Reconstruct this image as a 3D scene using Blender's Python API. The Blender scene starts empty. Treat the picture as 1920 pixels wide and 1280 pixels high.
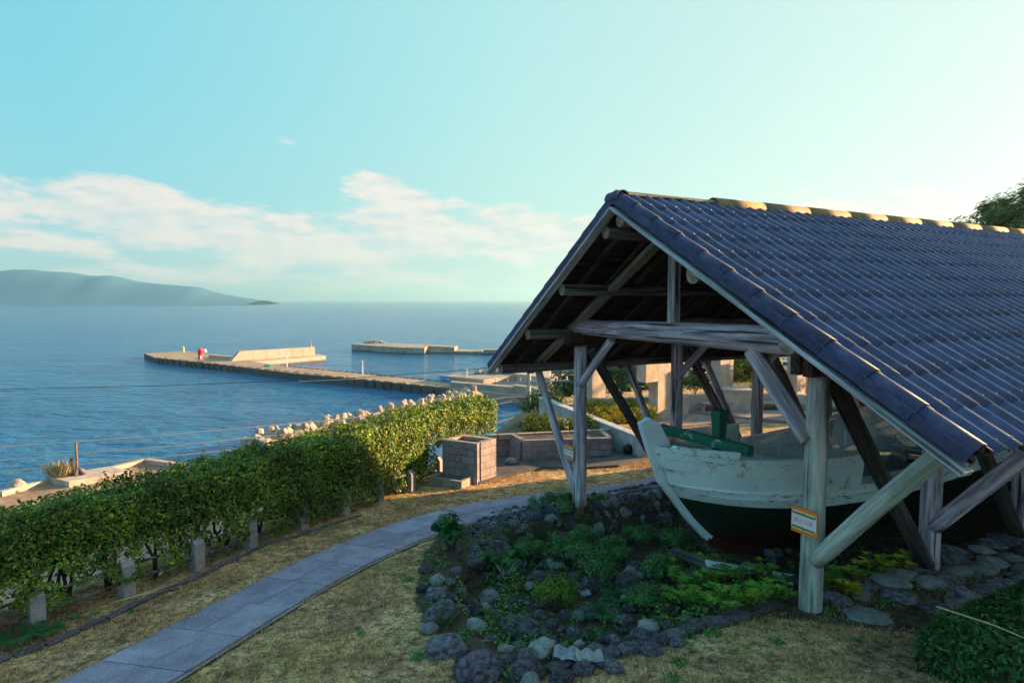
import bpy, math, random
import numpy as np
from mathutils import Vector, Matrix, noise
R = math.radians
random.seed(7); rng = np.random.default_rng(7)
scene = bpy.context.scene
COL = scene.collection
# ------------------------------------------------------------------ camera
FPX = 1128.0; PITCH = math.atan(78/FPX); EYE = np.array([0, 0, 4.0])
cam = bpy.data.cameras.new('camera'); camo = bpy.data.objects.new('camera', cam); COL.objects.link(camo)
cam.sensor_width = 36; cam.lens = FPX/1920*36; cam.clip_start = .1; cam.clip_end = 60000
camo.location = EYE; camo.rotation_euler = (math.pi/2-PITCH, 0, 0)
scene.camera = camo
cy = scene.cycles; cy.max_bounces = 6; cy.diffuse_bounces = 3; cy.glossy_bounces = 2; cy.transmission_bounces = 2; cy.volume_bounces = 0; cy.use_adaptive_sampling = True; cy.adaptive_threshold = .025
# ------------------------------------------------------------------ light
SUN_AZ, SUN_EL = 70.0, 11.0          # azimuth clockwise from +Y
sd = Vector((math.sin(R(SUN_AZ))*math.cos(R(SUN_EL)), math.cos(R(SUN_AZ))*math.cos(R(SUN_EL)), math.sin(R(SUN_EL))))
sl = bpy.data.lights.new('sun', 'SUN'); so = bpy.data.objects.new('sun', sl); COL.objects.link(so)
sl.energy = 4.8; sl.angle = R(.6); sl.color = (1.0, .66, .30)
so.rotation_euler = (-sd).to_track_quat('-Z', 'Y').to_euler(); so.location = (0, 0, 60)
vs = scene.view_settings; vs.view_transform = 'Standard'; vs.look = 'None'; vs.gamma = 1; vs.exposure = 2.12; vs.use_curve_mapping = False

def build_world():
    w = bpy.data.worlds.new('World'); scene.world = w; w.use_nodes = True
    nt = w.node_tree; N = nt.nodes; L = nt.links; N.clear()
    def nd(t, **k):
        n = N.new(t)
        for a, b in k.items(): setattr(n, a, b)
        return n
    def mth(op, a, b=None, c=None, clamp=False):
        n = nd('ShaderNodeMath', operation=op, use_clamp=clamp)
        for i, x in enumerate((a, b, c)):
            if x is None: continue
            if isinstance(x, (int, float)): n.inputs[i].default_value = x
            else: L.new(x, n.inputs[i])
        return n.outputs[0]
    def ramp(x, *st):
        n = nd('ShaderNodeValToRGB'); e = n.color_ramp.elements
        while len(e) < len(st): e.new(.5)
        for i, (p, c) in enumerate(st):
            e[i].position = p; e[i].color = (c, c, c, 1) if isinstance(c, (int, float)) else (*c, 1)
        L.new(x, n.inputs[0]); return n.outputs[0]
    def mix(f, a, b, mode='MIX'):
        n = nd('ShaderNodeMix', data_type='RGBA', blend_type=mode)
        for s, x in ((0, f), (6, a), (7, b)):
            if isinstance(x, (int, float)): n.inputs[s].default_value = x
            elif isinstance(x, tuple): n.inputs[s].default_value = (*x, 1)
            else: L.new(x, n.inputs[s])
        return n.outputs[2]
    sky = nd('ShaderNodeTexSky', sky_type='NISHITA', sun_disc=False, sun_elevation=R(SUN_EL), sun_rotation=R(SUN_AZ),
             altitude=40, air_density=1.0, dust_density=.8, ozone_density=2.2)
    tc = nd('ShaderNodeTexCoord'); sp = nd('ShaderNodeSeparateXYZ'); L.new(tc.outputs['Generated'], sp.inputs[0])
    low = nd('ShaderNodeVectorMath', operation='MULTIPLY'); L.new(tc.outputs['Generated'], low.inputs[0]); low.inputs[1].default_value = (1, 1, .55)
    nrm = nd('ShaderNodeVectorMath', operation='NORMALIZE'); L.new(low.outputs[0], nrm.inputs[0]); L.new(nrm.outputs[0], sky.inputs['Vector'])
    x, y, z = sp.outputs
    el = mth('ARCSINE', z); az = mth('ARCTAN2', x, y)
    # low cumulus bank, then thin streaks, then a few puffs above
    cv = nd('ShaderNodeCombineXYZ'); L.new(mth('MULTIPLY', az, 7.0), cv.inputs[0]); L.new(mth('MULTIPLY', el, 22.0), cv.inputs[1])
    n1 = nd('ShaderNodeTexNoise'); n1.inputs['Scale'].default_value = 1.15; n1.inputs['Detail'].default_value = 8; n1.inputs['Roughness'].default_value = .63
    L.new(cv.outputs[0], n1.inputs['Vector'])
    n2 = nd('ShaderNodeTexNoise'); n2.inputs['Scale'].default_value = .55; n2.inputs['Detail'].default_value = 3
    L.new(cv.outputs[0], n2.inputs['Vector'])
    band = ramp(el, (0.0, .42), (.03, .52), (.055, .46), (.085, .66), (.125, .62), (.16, .36), (.20, .24), (.5, .0))
    for a0, e0, wa, we, am in ((-.215, .185, .050, .022, .42), (-.165, .160, .060, .020, .40), (-.57, .160, .05, .012, .30), (-.36, .235, .035, .012, .24), (-.43, .33, .04, .012, .22)):
        da = mth('DIVIDE', mth('SUBTRACT', az, a0), wa); de = mth('DIVIDE', mth('SUBTRACT', el, e0), we)
        band = mth('ADD', band, mth('MULTIPLY', mth('EXPONENT', mth('MULTIPLY', mth('ADD', mth('MULTIPLY', da, da), mth('MULTIPLY', de, de)), -1.0)), am))
    d = mth('ADD', n1.outputs[0], mth('MULTIPLY', mth('SUBTRACT', n2.outputs[0], .5), .55))
    dens = mth('MULTIPLY_ADD', mth('ADD', d, mth('SUBTRACT', band, 1.0)), 7.5, .40, clamp=True)
    # cloud shading: brighter where a sample shifted towards the sun is thinner
    cv2 = nd('ShaderNodeVectorMath', operation='ADD'); L.new(cv.outputs[0], cv2.inputs[0]); cv2.inputs[1].default_value = (.12, .22, 0)
    n3 = nd('ShaderNodeTexNoise'); n3.inputs['Scale'].default_value = 1.15; n3.inputs['Detail'].default_value = 8; n3.inputs['Roughness'].default_value = .63
    L.new(cv2.outputs[0], n3.inputs['Vector'])
    lit = mth('MULTIPLY_ADD', mth('SUBTRACT', n1.outputs[0], n3.outputs[0]), 5.0, .55, clamp=True)
    hsv = nd('ShaderNodeHueSaturation'); hsv.inputs['Saturation'].default_value = 1.0; L.new(sky.outputs[0], hsv.inputs['Color'])
    raw = mix(1.0, hsv.outputs[0], SKY_TINT, 'MULTIPLY')
    den = nd('ShaderNodeVectorMath', operation='MULTIPLY_ADD'); L.new(raw, den.inputs[0]); den.inputs[1].default_value = (.42, .42, .42); den.inputs[2].default_value = (1, 1, 1)
    dv = nd('ShaderNodeVectorMath', operation='DIVIDE'); L.new(raw, dv.inputs[0]); L.new(den.outputs[0], dv.inputs[1])
    sc = nd('ShaderNodeVectorMath', operation='SCALE'); L.new(dv.outputs[0], sc.inputs[0]); sc.inputs['Scale'].default_value = 1.62
    # broad pale glow around the sun's side of the sky, deeper cyan away from it
    dt = nd('ShaderNodeVectorMath', operation='DOT_PRODUCT'); L.new(tc.outputs['Generated'], dt.inputs[0]); dt.inputs[1].default_value = tuple(sd)
    glow = ramp(mth('MULTIPLY_ADD', dt.outputs['Value'], .5, .5), (0.0, (.13, .48, .64)), (.385, (.14, .57, .71)), (.69, (.44, .745, .715)), (.925, (.62, .73, .68)), (1.0, (.95, .92, .8)))
    gs = nd('ShaderNodeVectorMath', operation='SCALE'); L.new(glow, gs.inputs[0]); gs.inputs['Scale'].default_value = 2.5
    s2 = nd('ShaderNodeVectorMath', operation='SCALE'); L.new(sc.outputs[0], s2.inputs[0]); s2.inputs['Scale'].default_value = .82
    base = mix(.68, s2.outputs[0], gs.outputs[0])
    ccol = mix(lit, CLOUD_DARK, CLOUD_LIT)
    col = mix(mth('MULTIPLY', dens, .92), base, ccol)
    hz = ramp(el, (0, .6), (.05, .32), (.14, .06), (.3, 0))
    col = mix(hz, col, HORIZON)
    bg = nd('ShaderNodeBackground'); bg.inputs[1].default_value = SKY_STR; L.new(col, bg.inputs[0])
    out = nd('ShaderNodeOutputWorld'); L.new(bg.outputs[0], out.inputs[0])
HAZE_D = 1.05e-4; SKY_STR = .105; SKY_TINT = (.55, 1.02, 1.0); CLOUD_DARK = (1.5, 1.72, 1.75); CLOUD_LIT = (2.2, 1.98, 1.78); HORIZON = (1.85, 1.88, 1.72)
build_world()

# ------------------------------------------------------------------ geometry of the place
TH = R(63.47); VX, VY = math.sin(TH), math.cos(TH); UX, UY = math.cos(TH), -math.sin(TH); OX, OY = 1.539, 9.338
def W(u, v, z): return Vector((OX+u*UX+v*VX, OY+u*UY+v*VY, z))      # shed frame: u across the gable, v along the ridge
def uv(x, y): return (x-OX)*UX+(y-OY)*UY, (x-OX)*VX+(y-OY)*VY
def ray(px, py):
    a = (px-960)/FPX; b = (640-py)/FPX
    return a, math.cos(PITCH)+b*math.sin(PITCH), -math.sin(PITCH)+b*math.cos(PITCH)
def at(px, py, z):
    d = ray(px, py); s = (z-4)/d[2]; return Vector((d[0]*s, d[1]*s, z))
def atd(px, py, Y):
    d = ray(px, py); s = Y/d[1]; return Vector((d[0]*s, Y, 4+d[2]*s))
def sstep(a, b, x):
    t = min(1, max(0, (x-a)/(b-a))); return t*t*(3-2*t)
BED = [(-2.78, 15), (-2.78, .5), (-2.45, -.7), (-1.55, -2.0), (-.1, -2.65), (1.6, -2.65), (2.0, -1.6), (2.1, -.3), (2.25, 1), (2.3, 15)]
BEDSOIL = [(-4.3, 5.2), (-4.3, -.3), (-3.6, -1.35), (-2.0, -2.45), (-.2, -3.15), (1.5, -3.2), (2.25, -2.9), (2.42, -1.2), (2.5, .6), (4.6, 2.6), (5.2, 8), (5.2, 15), (-2.7, 15), (-2.7, 5.2)]
def inside(poly, x, y):
    c = False; j = len(poly)-1
    for i in range(len(poly)):
        xi, yi = poly[i]; xj, yj = poly[j]
        if (yi > y) != (yj > y) and x < (xj-xi)*(y-yi)/(yj-yi)+xi: c = not c
        j = i
    return c
def pdist(poly, x, y, closed=True):
    b = 1e9; n = len(poly)
    for i in range(n if closed else n-1):
        x0, y0 = poly[i]; x1, y1 = poly[(i+1) % n]
        dx, dy = x1-x0, y1-y0; t = max(0, min(1, ((x-x0)*dx+(y-y0)*dy)/(dx*dx+dy*dy)))
        b = min(b, math.hypot(x-x0-t*dx, y-y0-t*dy))
    return b
def tz0(x, y):
    u, v = uv(x, y); z = .085*(u-2.63)
    return max(z, -1.15)
def tz(x, y):
    u, v = uv(x, y); z = tz0(x, y)
    if inside(BED, u, v):
        z -= .5*sstep(0, .32, pdist(BED, u, v))
    return z + .02*noise.noise(Vector((x*.8, y*.8, 0)))
def G(px, py):
    d = ray(px, py); s = 2.0
    while s < 70:
        if 4+d[2]*s < tz0(d[0]*s, d[1]*s): break
        s += .03
    return Vector((d[0]*s, d[1]*s, tz0(d[0]*s, d[1]*s)))
def GB(px, py):                                   # ground including the sunken bed
    d = ray(px, py); s = 2.0
    while s < 70:
        if 4+d[2]*s < tz(d[0]*s, d[1]*s): break
        s += .03
    return Vector((d[0]*s, d[1]*s, tz(d[0]*s, d[1]*s)))

# ------------------------------------------------------------------ object helpers
def world_of(o):
    m = o.matrix_basis.copy()
    return (world_of(o.parent) @ o.matrix_parent_inverse @ m) if o.parent else m
def parent(o, p):
    if p is not None:
        o.parent = p; o.matrix_parent_inverse = world_of(p).inverted()
    return o
def tag(o, label=None, cat=None, group=None, kind=None):
    if label: o['label'] = label
    if cat: o['category'] = cat
    if group: o['group'] = group
    if kind: o['kind'] = kind
    return o
def empty(name, loc, label=None, cat=None, group=None):
    o = bpy.data.objects.new(name, None); COL.objects.link(o); o.location = loc; o.empty_display_size = .2
    return tag(o, label, cat, group)
def mesh_obj(name, me, par=None, mat=None, M4=None, smooth=False):
    o = bpy.data.objects.new(name, me); COL.objects.link(o)
    if mat is not None and not me.materials:
        for m in (mat if isinstance(mat, (list, tuple)) else [mat]): me.materials.append(m)
    if M4 is not None: o.matrix_basis = M4
    if smooth:
        me.polygons.foreach_set('use_smooth', [True]*len(me.polygons))
    return parent(o, par)
class MB:
    def __init__(s): s.v = []; s.f = []; s.m = []
    def add(s, vs, fs, mi=0):
        n = len(s.v); s.v += [tuple(v) for v in vs]; s.f += [tuple(i+n for i in f) for f in fs]; s.m += [mi]*len(fs); return s
    def box(s, c, e, M3=None, mi=0):
        vs = []
        for dz in (-1, 1):
            for dx, dy in ((-1, -1), (1, -1), (1, 1), (-1, 1)):
                p = Vector((dx*e[0]/2, dy*e[1]/2, dz*e[2]/2)); vs.append(Vector(c)+(M3 @ p if M3 else p))
        return s.add(vs, [(3, 2, 1, 0), (4, 5, 6, 7), (0, 1, 5, 4), (1, 2, 6, 5), (2, 3, 7, 6), (3, 0, 4, 7)], mi)
    def prism(s, top, zb, mi=0, bot=None):
        n = len(top)
        a = sum(top[i][0]*top[(i+1) % n][1]-top[(i+1) % n][0]*top[i][1] for i in range(n))
        if a < 0: top = top[::-1]; bot = bot[::-1] if bot else None
        vs = [tuple(p) for p in top]+[(p[0], p[1], zb) for p in (bot or top)]
        fs = [tuple(range(n)), tuple(range(2*n-1, n-1, -1))]+[(i, i+n, (i+1) % n+n, (i+1) % n) for i in range(n)]
        return s.add(vs, fs, mi)
    def tube(s, pts, r, seg=8, mi=0, caps=True):
        pts = [Vector(p) for p in pts]; n = len(pts); vs = []; fs = []
        for i, p in enumerate(pts):
            d = (pts[min(i+1, n-1)]-pts[max(i-1, 0)]).normalized()
            a = d.cross(Vector((0, 0, 1)) if abs(d.z) < .95 else Vector((1, 0, 0))).normalized(); b = d.cross(a)
            rr = r[i] if isinstance(r, (list, tuple)) else r
            for k in range(seg):
                t = 2*math.pi*k/seg; vs.append(p+(a*math.cos(t)+b*math.sin(t))*rr)
        for i in range(n-1):
            for k in range(seg):
                fs.append((i*seg+k, i*seg+(k+1) % seg, (i+1)*seg+(k+1) % seg, (i+1)*seg+k))
        if caps:
            fs.append(tuple(range(seg))[::-1]); fs.append(tuple(range((n-1)*seg, n*seg)))
        return s.add(vs, fs, mi)
    def lathe(s, prof, c, seg=16, mi=0):
        c = Vector(c); vs = []; fs = []; n = len(prof)
        for r, z in prof:
            for k in range(seg):
                t = 2*math.pi*k/seg; vs.append(c+Vector((r*math.cos(t), r*math.sin(t), z)))
        for i in range(n-1):
            for k in range(seg): fs.append((i*seg+k, i*seg+(k+1) % seg, (i+1)*seg+(k+1) % seg, (i+1)*seg+k))
        fs.append(tuple(range(seg))[::-1]); fs.append(tuple(range((n-1)*seg, n*seg)))
        return s.add(vs, fs, mi)
    def mesh(s, name):
        me = bpy.data.meshes.new(name); me.from_pydata(s.v, [], s.f); me.polygons.foreach_set('material_index', s.m); me.update(); return me
    def build(s, name, mat, par=None, smooth=False, org=None):
        if org is not None:
            org = Vector(org); s.v = [(x-org.x, y-org.y, z-org.z) for x, y, z in s.v]
        me = s.mesh(name); o = bpy.data.objects.new(name, me); COL.objects.link(o)
        for m in (mat if isinstance(mat, (list, tuple)) else [mat]): me.materials.append(m)
        if org is not None: o.location = org
        if smooth: me.polygons.foreach_set('use_smooth', [True]*len(me.polygons))
        return parent(o, par)
def frame_z(p0, p1, up=None):
    z = (Vector(p1)-Vector(p0)).normalized(); up = Vector(up) if up else (Vector((0, 0, 1)) if abs(z.z) < .9 else Vector((VX, VY, 0)))
    x = up.cross(z).normalized(); y = z.cross(x)
    return Matrix(((x.x, y.x, z.x, p0[0]), (x.y, y.y, z.y, p0[1]), (x.z, y.z, z.z, p0[2]), (0, 0, 0, 1)))
def log(name, p0, p1, r0, r1, mats, par, seg=16, rings=12, bend=.012, seed=None):
    p0, p1 = Vector(p0), Vector(p1); L = (p1-p0).length; sd_ = seed if seed is not None else random.random()*100
    vs = []; fs = []; mi = []
    for i in range(rings+1):
        t = i/rings; r = r0+(r1-r0)*t
        ox = bend*L*noise.noise(Vector((t*2.2, sd_, 0)))*.5; oy = bend*L*noise.noise(Vector((t*2.2, sd_, 9)))*.5
        for k in range(seg):
            a = 2*math.pi*k/seg; rr = r*(1+.05*noise.noise(Vector((math.cos(a)*1.3, math.sin(a)*1.3, t*L*1.6+sd_))))
            vs.append((math.cos(a)*rr+ox, math.sin(a)*rr+oy, t*L))
    for i in range(rings):
        for k in range(seg): fs.append((i*seg+k, i*seg+(k+1) % seg, (i+1)*seg+(k+1) % seg, (i+1)*seg+k)); mi.append(0)
    fs.append(tuple(range(seg))[::-1]); fs.append(tuple(range(rings*seg, (rings+1)*seg))); mi += [1, 1]
    me = bpy.data.meshes.new(name); me.from_pydata(vs, [], fs); me.polygons.foreach_set('material_index', mi)
    sm = [True]*(len(fs)-2)+[False, False]; me.polygons.foreach_set('use_smooth', sm)
    for m in mats: me.materials.append(m)
    o = bpy.data.objects.new(name, me); COL.objects.link(o); o.matrix_basis = frame_z(p0, p1)
    return parent(o, par)
def timber(name, p0, p1, w, h, mat, par, up=None, bev=.006):
    L = (Vector(p1)-Vector(p0)).length; mb = MB()
    b = bev; pr = [(-w/2+b, -h/2), (w/2-b, -h/2), (w/2, -h/2+b), (w/2, h/2-b), (w/2-b, h/2), (-w/2+b, h/2), (-w/2, h/2-b), (-w/2, -h/2+b)]
    mb.add([(x, y, 0) for x, y in pr]+[(x, y, L) for x, y in pr], [tuple(range(8))[::-1], tuple(range(8, 16))]+[(i, (i+1) % 8, (i+1) % 8+8, i+8) for i in range(8)])
    me = mb.mesh(name); me.materials.append(mat)
    o = bpy.data.objects.new(name, me); COL.objects.link(o); o.matrix_basis = frame_z(p0, p1, up); return parent(o, par)

# ------------------------------------------------------------------ materials
def wm(c): return (min(.95, c[0]*1.10), c[1]*.95, min(.95, c[2]*1.04))
def new_mat(name):
    m = bpy.data.materials.new(name); m.use_nodes = True; nt = m.node_tree
    return m, nt, nt.nodes['Principled BSDF']
def tex(nt, scale, detail=6, rough=.6, stretch=(1, 1, 1), coord='Object', dist=0, rnd=True):
    tc = nt.nodes.new('ShaderNodeTexCoord'); mp = nt.nodes.new('ShaderNodeMapping'); n = nt.nodes.new('ShaderNodeTexNoise')
    if coord != 'World': src = tc.outputs[coord]
    else:
        g = nt.nodes.new('ShaderNodeNewGeometry'); src = g.outputs['Position']
    mp.inputs['Scale'].default_value = stretch; nt.links.new(src, mp.inputs['Vector'])
    if rnd:
        oi = nt.nodes.new('ShaderNodeObjectInfo'); mm = nt.nodes.new('ShaderNodeMath'); mm.operation = 'MULTIPLY'; mm.inputs[1].default_value = 57
        nt.links.new(oi.outputs['Random'], mm.inputs[0]); cx = nt.nodes.new('ShaderNodeCombineXYZ')
        for i in range(3): nt.links.new(mm.outputs[0], cx.inputs[i])
        nt.links.new(cx.outputs[0], mp.inputs['Location'])
    n.inputs['Scale'].default_value = scale; n.inputs['Detail'].default_value = detail; n.inputs['Roughness'].default_value = rough; n.inputs['Distortion'].default_value = dist
    nt.links.new(mp.outputs[0], n.inputs['Vector']); return n.outputs[0]
def ramp(nt, x, *st):
    n = nt.nodes.new('ShaderNodeValToRGB'); e = n.color_ramp.elements
    while len(e) < len(st): e.new(.5)
    for i, (p, c) in enumerate(st):
        e[i].position = p; e[i].color = (c, c, c, 1) if isinstance(c, (int, float)) else (*c, 1)
    nt.links.new(x, n.inputs[0]); return n.outputs[0]
def mixc(nt, f, a, b, mode='MIX'):
    n = nt.nodes.new('ShaderNodeMix'); n.data_type = 'RGBA'; n.blend_type = mode
    for s, x in ((0, f), (6, a), (7, b)):
        if isinstance(x, (int, float)): n.inputs[s].default_value = x
        elif isinstance(x, tuple): n.inputs[s].default_value = (*x, 1)
        else: nt.links.new(x, n.inputs[s])
    return n.outputs[2]
def math2(nt, op, a, b, clamp=False):
    n = nt.nodes.new('ShaderNodeMath'); n.operation = op; n.use_clamp = clamp
    for i, x in enumerate((a, b)):
        if isinstance(x, (int, float)): n.inputs[i].default_value = x
        else: nt.links.new(x, n.inputs[i])
    return n.outputs[0]
def bump(nt, bs, h, strength=.4, dist=.02):
    b = nt.nodes.new('ShaderNodeBump'); b.inputs['Strength'].default_value = strength; b.inputs['Distance'].default_value = dist
    nt.links.new(h, b.inputs['Height']); nt.links.new(b.outputs[0], bs.inputs['Normal'])
def objrand(nt, lo, hi):
    oi = nt.nodes.new('ShaderNodeObjectInfo'); mr = nt.nodes.new('ShaderNodeMapRange')
    mr.inputs[3].default_value = lo; mr.inputs[4].default_value = hi; nt.links.new(oi.outputs['Random'], mr.inputs[0]); return mr.outputs[0]
def scale_col(nt, c, f):
    n = nt.nodes.new('ShaderNodeVectorMath'); n.operation = 'SCALE'; nt.links.new(c, n.inputs[0])
    if isinstance(f, (int, float)): n.inputs['Scale'].default_value = f
    else: nt.links.new(f, n.inputs['Scale'])
    return n.outputs[0]
def simple(name, c0, c1, scale=4, rough=.8, bs_=.3, bd=.02, stretch=(1, 1, 1), stain=None, coord='Object', vary=.0, fine=None, spec=.3, metal=0, lo=.35, hi=.65, tide=False):
    c0, c1 = wm(c0), wm(c1); m, nt, b = new_mat(name)
    n = tex(nt, scale, 4, .6, stretch, coord); c = ramp(nt, n, (lo, c0), (hi, c1))
    if fine:
        n2 = tex(nt, scale*fine, 2, .7, stretch, coord); c = mixc(nt, .55, c, ramp(nt, n2, (.3, .35), (.7, 1.0)), 'MULTIPLY'); h = math2(nt, 'ADD', n, n2)
    else: h = n
    if stain:
        sc, ss, lo_, hi_, am = stain; n3 = tex(nt, ss, 4, .65, (1, 1, .35), coord); f = math2(nt, 'MULTIPLY', ramp(nt, n3, (lo_, 0.0), (hi_, 1.0)), am); c = mixc(nt, f, c, sc)
    if tide:                                                    # weed and wet stain up to the high-water mark
        g = nt.nodes.new('ShaderNodeNewGeometry'); sx = nt.nodes.new('ShaderNodeSeparateXYZ'); nt.links.new(g.outputs['Position'], sx.inputs[0])
        hz_n = math2(nt, 'ADD', sx.outputs[2], math2(nt, 'MULTIPLY', tex(nt, .5, 3, .6, coord='World', rnd=False), 1.2)); mr = nt.nodes.new('ShaderNodeMapRange'); mr.inputs[1].default_value = -30.9; mr.inputs[2].default_value = -30.3; mr.inputs[3].default_value = .8; mr.inputs[4].default_value = 0; nt.links.new(hz_n, mr.inputs[0])
        c = mixc(nt, mr.outputs[0], c, (.06, .055, .04))
    if vary: c = scale_col(nt, c, objrand(nt, 1-vary, 1+vary))
    nt.links.new(c, b.inputs['Base Color']); b.inputs['Roughness'].default_value = rough; b.inputs['Specular IOR Level'].default_value = spec; b.inputs['Metallic'].default_value = metal
    bump(nt, b, h, bs_, bd); return m
def wood(name, c0, c1, lichen=0.0, dark=.0, lcol=(.28, .40, .33)):
    c0, c1 = wm(c0), wm(c1); m, nt, b = new_mat(name)
    g = tex(nt, 13, 4, .65, (1, 1, .07), dist=.4); c = ramp(nt, g, (.40, c0), (.60, c1))
    ck = tex(nt, 16, 3, .5, (1, 1, .035)); crack = ramp(nt, ck, (.36, 0.0), (.42, 1.0)); c = mixc(nt, .85, c, crack, 'MULTIPLY')
    blot = tex(nt, 1.4, 5, .6, (1, 1, .5)); c = mixc(nt, math2(nt, 'MULTIPLY', ramp(nt, blot, (.45, 0.0), (.72, 1.0)), .6), c, tuple(x*.45 for x in c0))
    if lichen:
        ln = tex(nt, 3.5, 5, .7, (1, 1, .35)); c = mixc(nt, math2(nt, 'MULTIPLY', ramp(nt, ln, (.40, 0.0), (.58, 1.0)), lichen), c, lcol)
        ln2 = tex(nt, 22, 4, .6); c = mixc(nt, math2(nt, 'MULTIPLY', ramp(nt, ln2, (.62, 0.0), (.70, 1.0)), lichen*.7), c, (.5, .55, .5))
    nt.links.new(c, b.inputs['Base Color']); b.inputs['Roughness'].default_value = .85; b.inputs['Specular IOR Level'].default_value = .2
    bump(nt, b, math2(nt, 'ADD', g, crack), .5, .012); return m
M = {}
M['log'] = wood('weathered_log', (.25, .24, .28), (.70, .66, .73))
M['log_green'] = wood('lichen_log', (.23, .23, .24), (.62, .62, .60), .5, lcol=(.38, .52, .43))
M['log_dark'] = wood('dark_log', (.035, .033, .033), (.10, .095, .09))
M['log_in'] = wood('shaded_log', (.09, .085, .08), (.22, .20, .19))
M['endgrain'] = simple('end_grain', (.22, .20, .15), (.48, .44, .34), 14, .9, .4, .01, fine=4)
M['timber'] = wood('weathered_timber', (.26, .26, .29), (.58, .59, .63), .2)
M['timber_olive'] = wood('olive_timber', (.19, .18, .14), (.38, .36, .27), .2)
M['brown'] = wood('brown_beam', (.05, .028, .02), (.12, .065, .045))
M['deck'] = wood('roof_board', (.022, .016, .015), (.06, .042, .036))
M['rafter'] = wood('dark_rafter', (.045, .035, .03), (.11, .085, .075))
M['tile'] = simple('slate_tile', (.040, .048, .115), (.075, .085, .185), 7, .62, .35, .008, fine=7, vary=.16, spec=.3, stain=((.12, .11, .10), 2.2, .58, .75, .5))
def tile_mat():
    m, nt, b = new_mat('slate_tile_lit_crest'); n = tex(nt, 7, 4, .6); c = ramp(nt, n, (.35, (.034, .044, .120)), (.65, (.060, .074, .195)))
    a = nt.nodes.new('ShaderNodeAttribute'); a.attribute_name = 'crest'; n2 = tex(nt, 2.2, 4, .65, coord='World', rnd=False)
    k = math2(nt, 'MULTIPLY', ramp(nt, a.outputs['Fac'], (.88, 0.0), (1.0, 1.0)), ramp(nt, n2, (.35, .35), (.6, 1.0))); c = mixc(nt, k, c, (.52, .36, .27))  # golden sunlight along each rib crest, painted into the tile colour
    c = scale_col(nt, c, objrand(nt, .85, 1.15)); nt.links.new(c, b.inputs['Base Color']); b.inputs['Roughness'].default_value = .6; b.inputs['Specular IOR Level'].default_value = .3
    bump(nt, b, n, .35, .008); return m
M['tile_lit_crest'] = tile_mat()
M['ridge'] = simple('ridge_tile', (.17, .13, .09), (.34, .25, .16), 5, .8, .5, .01, fine=5, stain=((.42, .19, .06), 2.0, .46, .66, .8), vary=.12)
M['bolt'] = simple('steel_bolt', (.4, .4, .4), (.55, .55, .55), 5, .5, 0, .01, metal=.5)
M['concrete'] = simple('concrete', (.30, .28, .25), (.44, .41, .36), 1.6, .9, .3, .01, fine=8, stain=((.17, .155, .14), 1.1, .5, .72, .65))
M['concrete_pale'] = simple('pale_concrete', (.42, .38, .32), (.58, .52, .44), 2.2, .9, .3, .01, fine=8, stain=((.27, .20, .17), 1.6, .5, .72, .5), vary=.06, tide=True)
M['concrete_sea'] = simple('sea_concrete', (.30, .28, .24), (.46, .43, .37), .25, .9, .3, .05, fine=6, stain=((.17, .17, .15), .18, .45, .7, .6), tide=True)
M['deck_sea'] = simple('pier_deck', (.32, .25, .18), (.46, .37, .27), .16, .9, .2, .05, fine=7)
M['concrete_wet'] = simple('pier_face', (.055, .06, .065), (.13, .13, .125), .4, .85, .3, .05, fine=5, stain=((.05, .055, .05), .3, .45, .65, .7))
M['fender'] = simple('black_fender', (.012, .013, .016), (.03, .03, .034), 2, .6, .2, .02)
M['block'] = simple('grey_block', (.24, .225, .24), (.37, .345, .355), 3, .92, .4, .006, fine=12, vary=.12, stain=((.13, .14, .135), 2, .48, .7, .6))
M['cap'] = simple('wall_cap', (.36, .31, .25), (.48, .42, .34), 3, .9, .4, .006, fine=12, vary=.08)
M['white_wall'] = simple('whitewashed_wall', (.42, .44, .45), (.62, .63, .62), 1.6, .85, .3, .01, fine=6, stain=((.20, .22, .23), 1.8, .48, .7, .7))
M['slab'] = simple('paving_slab', (.24, .235, .33), (.38, .37, .49), 2.4, .88, .4, .006, fine=14, vary=.12, stain=((.22, .215, .20), 1.0, .55, .75, .5))
M['asphalt'] = simple('dark_paving', (.07, .07, .078), (.13, .128, .13), 2, .92, .5, .006, fine=16)
M['stone'] = simple('basalt_stone', (.085, .088, .125), (.33, .335, .41), 2.6, .7, .9, .06, fine=6, lo=.4, hi=.62, vary=.45, spec=.4, stain=((.10, .125, .085), 2.3, .54, .72, .6))
M['stone_pale'] = simple('pale_stone', (.16, .18, .18), (.32, .345, .34), 2.2, .7, .4, .03, fine=5, vary=.25)
M['stone_dark'] = simple('dark_lava_stone', (.06, .06, .09), (.25, .24, .31), 3.2, .75, 1.0, .06, fine=6, lo=.4, hi=.62, vary=.3)
M['rubble'] = simple('rubble_stone', (.27, .24, .20), (.44, .40, .33), 1, .9, .5, .1, vary=.25)
M['edging'] = simple('lava_edging', (.075, .07, .09), (.22, .20, .23), 5, .9, .8, .02, fine=5, vary=.25)
M['tetra'] = simple('armour_concrete', (.30, .275, .24), (.47, .43, .37), .7, .9, .3, .05, fine=6, vary=.14, stain=((.15, .14, .13), .5, .48, .7, .5), tide=True)
M['soil'] = simple('soil', (.05, .037, .03), (.15, .11, .085), 5, .95, .8, .03, fine=6)
M['red'] = simple('red_paint', (.42, .025, .035), (.52, .04, .05), 1, .5, .05, .01)
M['yellow'] = simple('yellow_paint', (.60, .42, .05), (.70, .52, .09), 1, .5, .05, .01)
M['white'] = simple('white_paint', (.66, .66, .64), (.78, .78, .76), 2, .55, .05, .01)
M['blue'] = simple('blue_banner', (.015, .19, .50), (.02, .23, .57), 1, .6, .05, .01)
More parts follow.
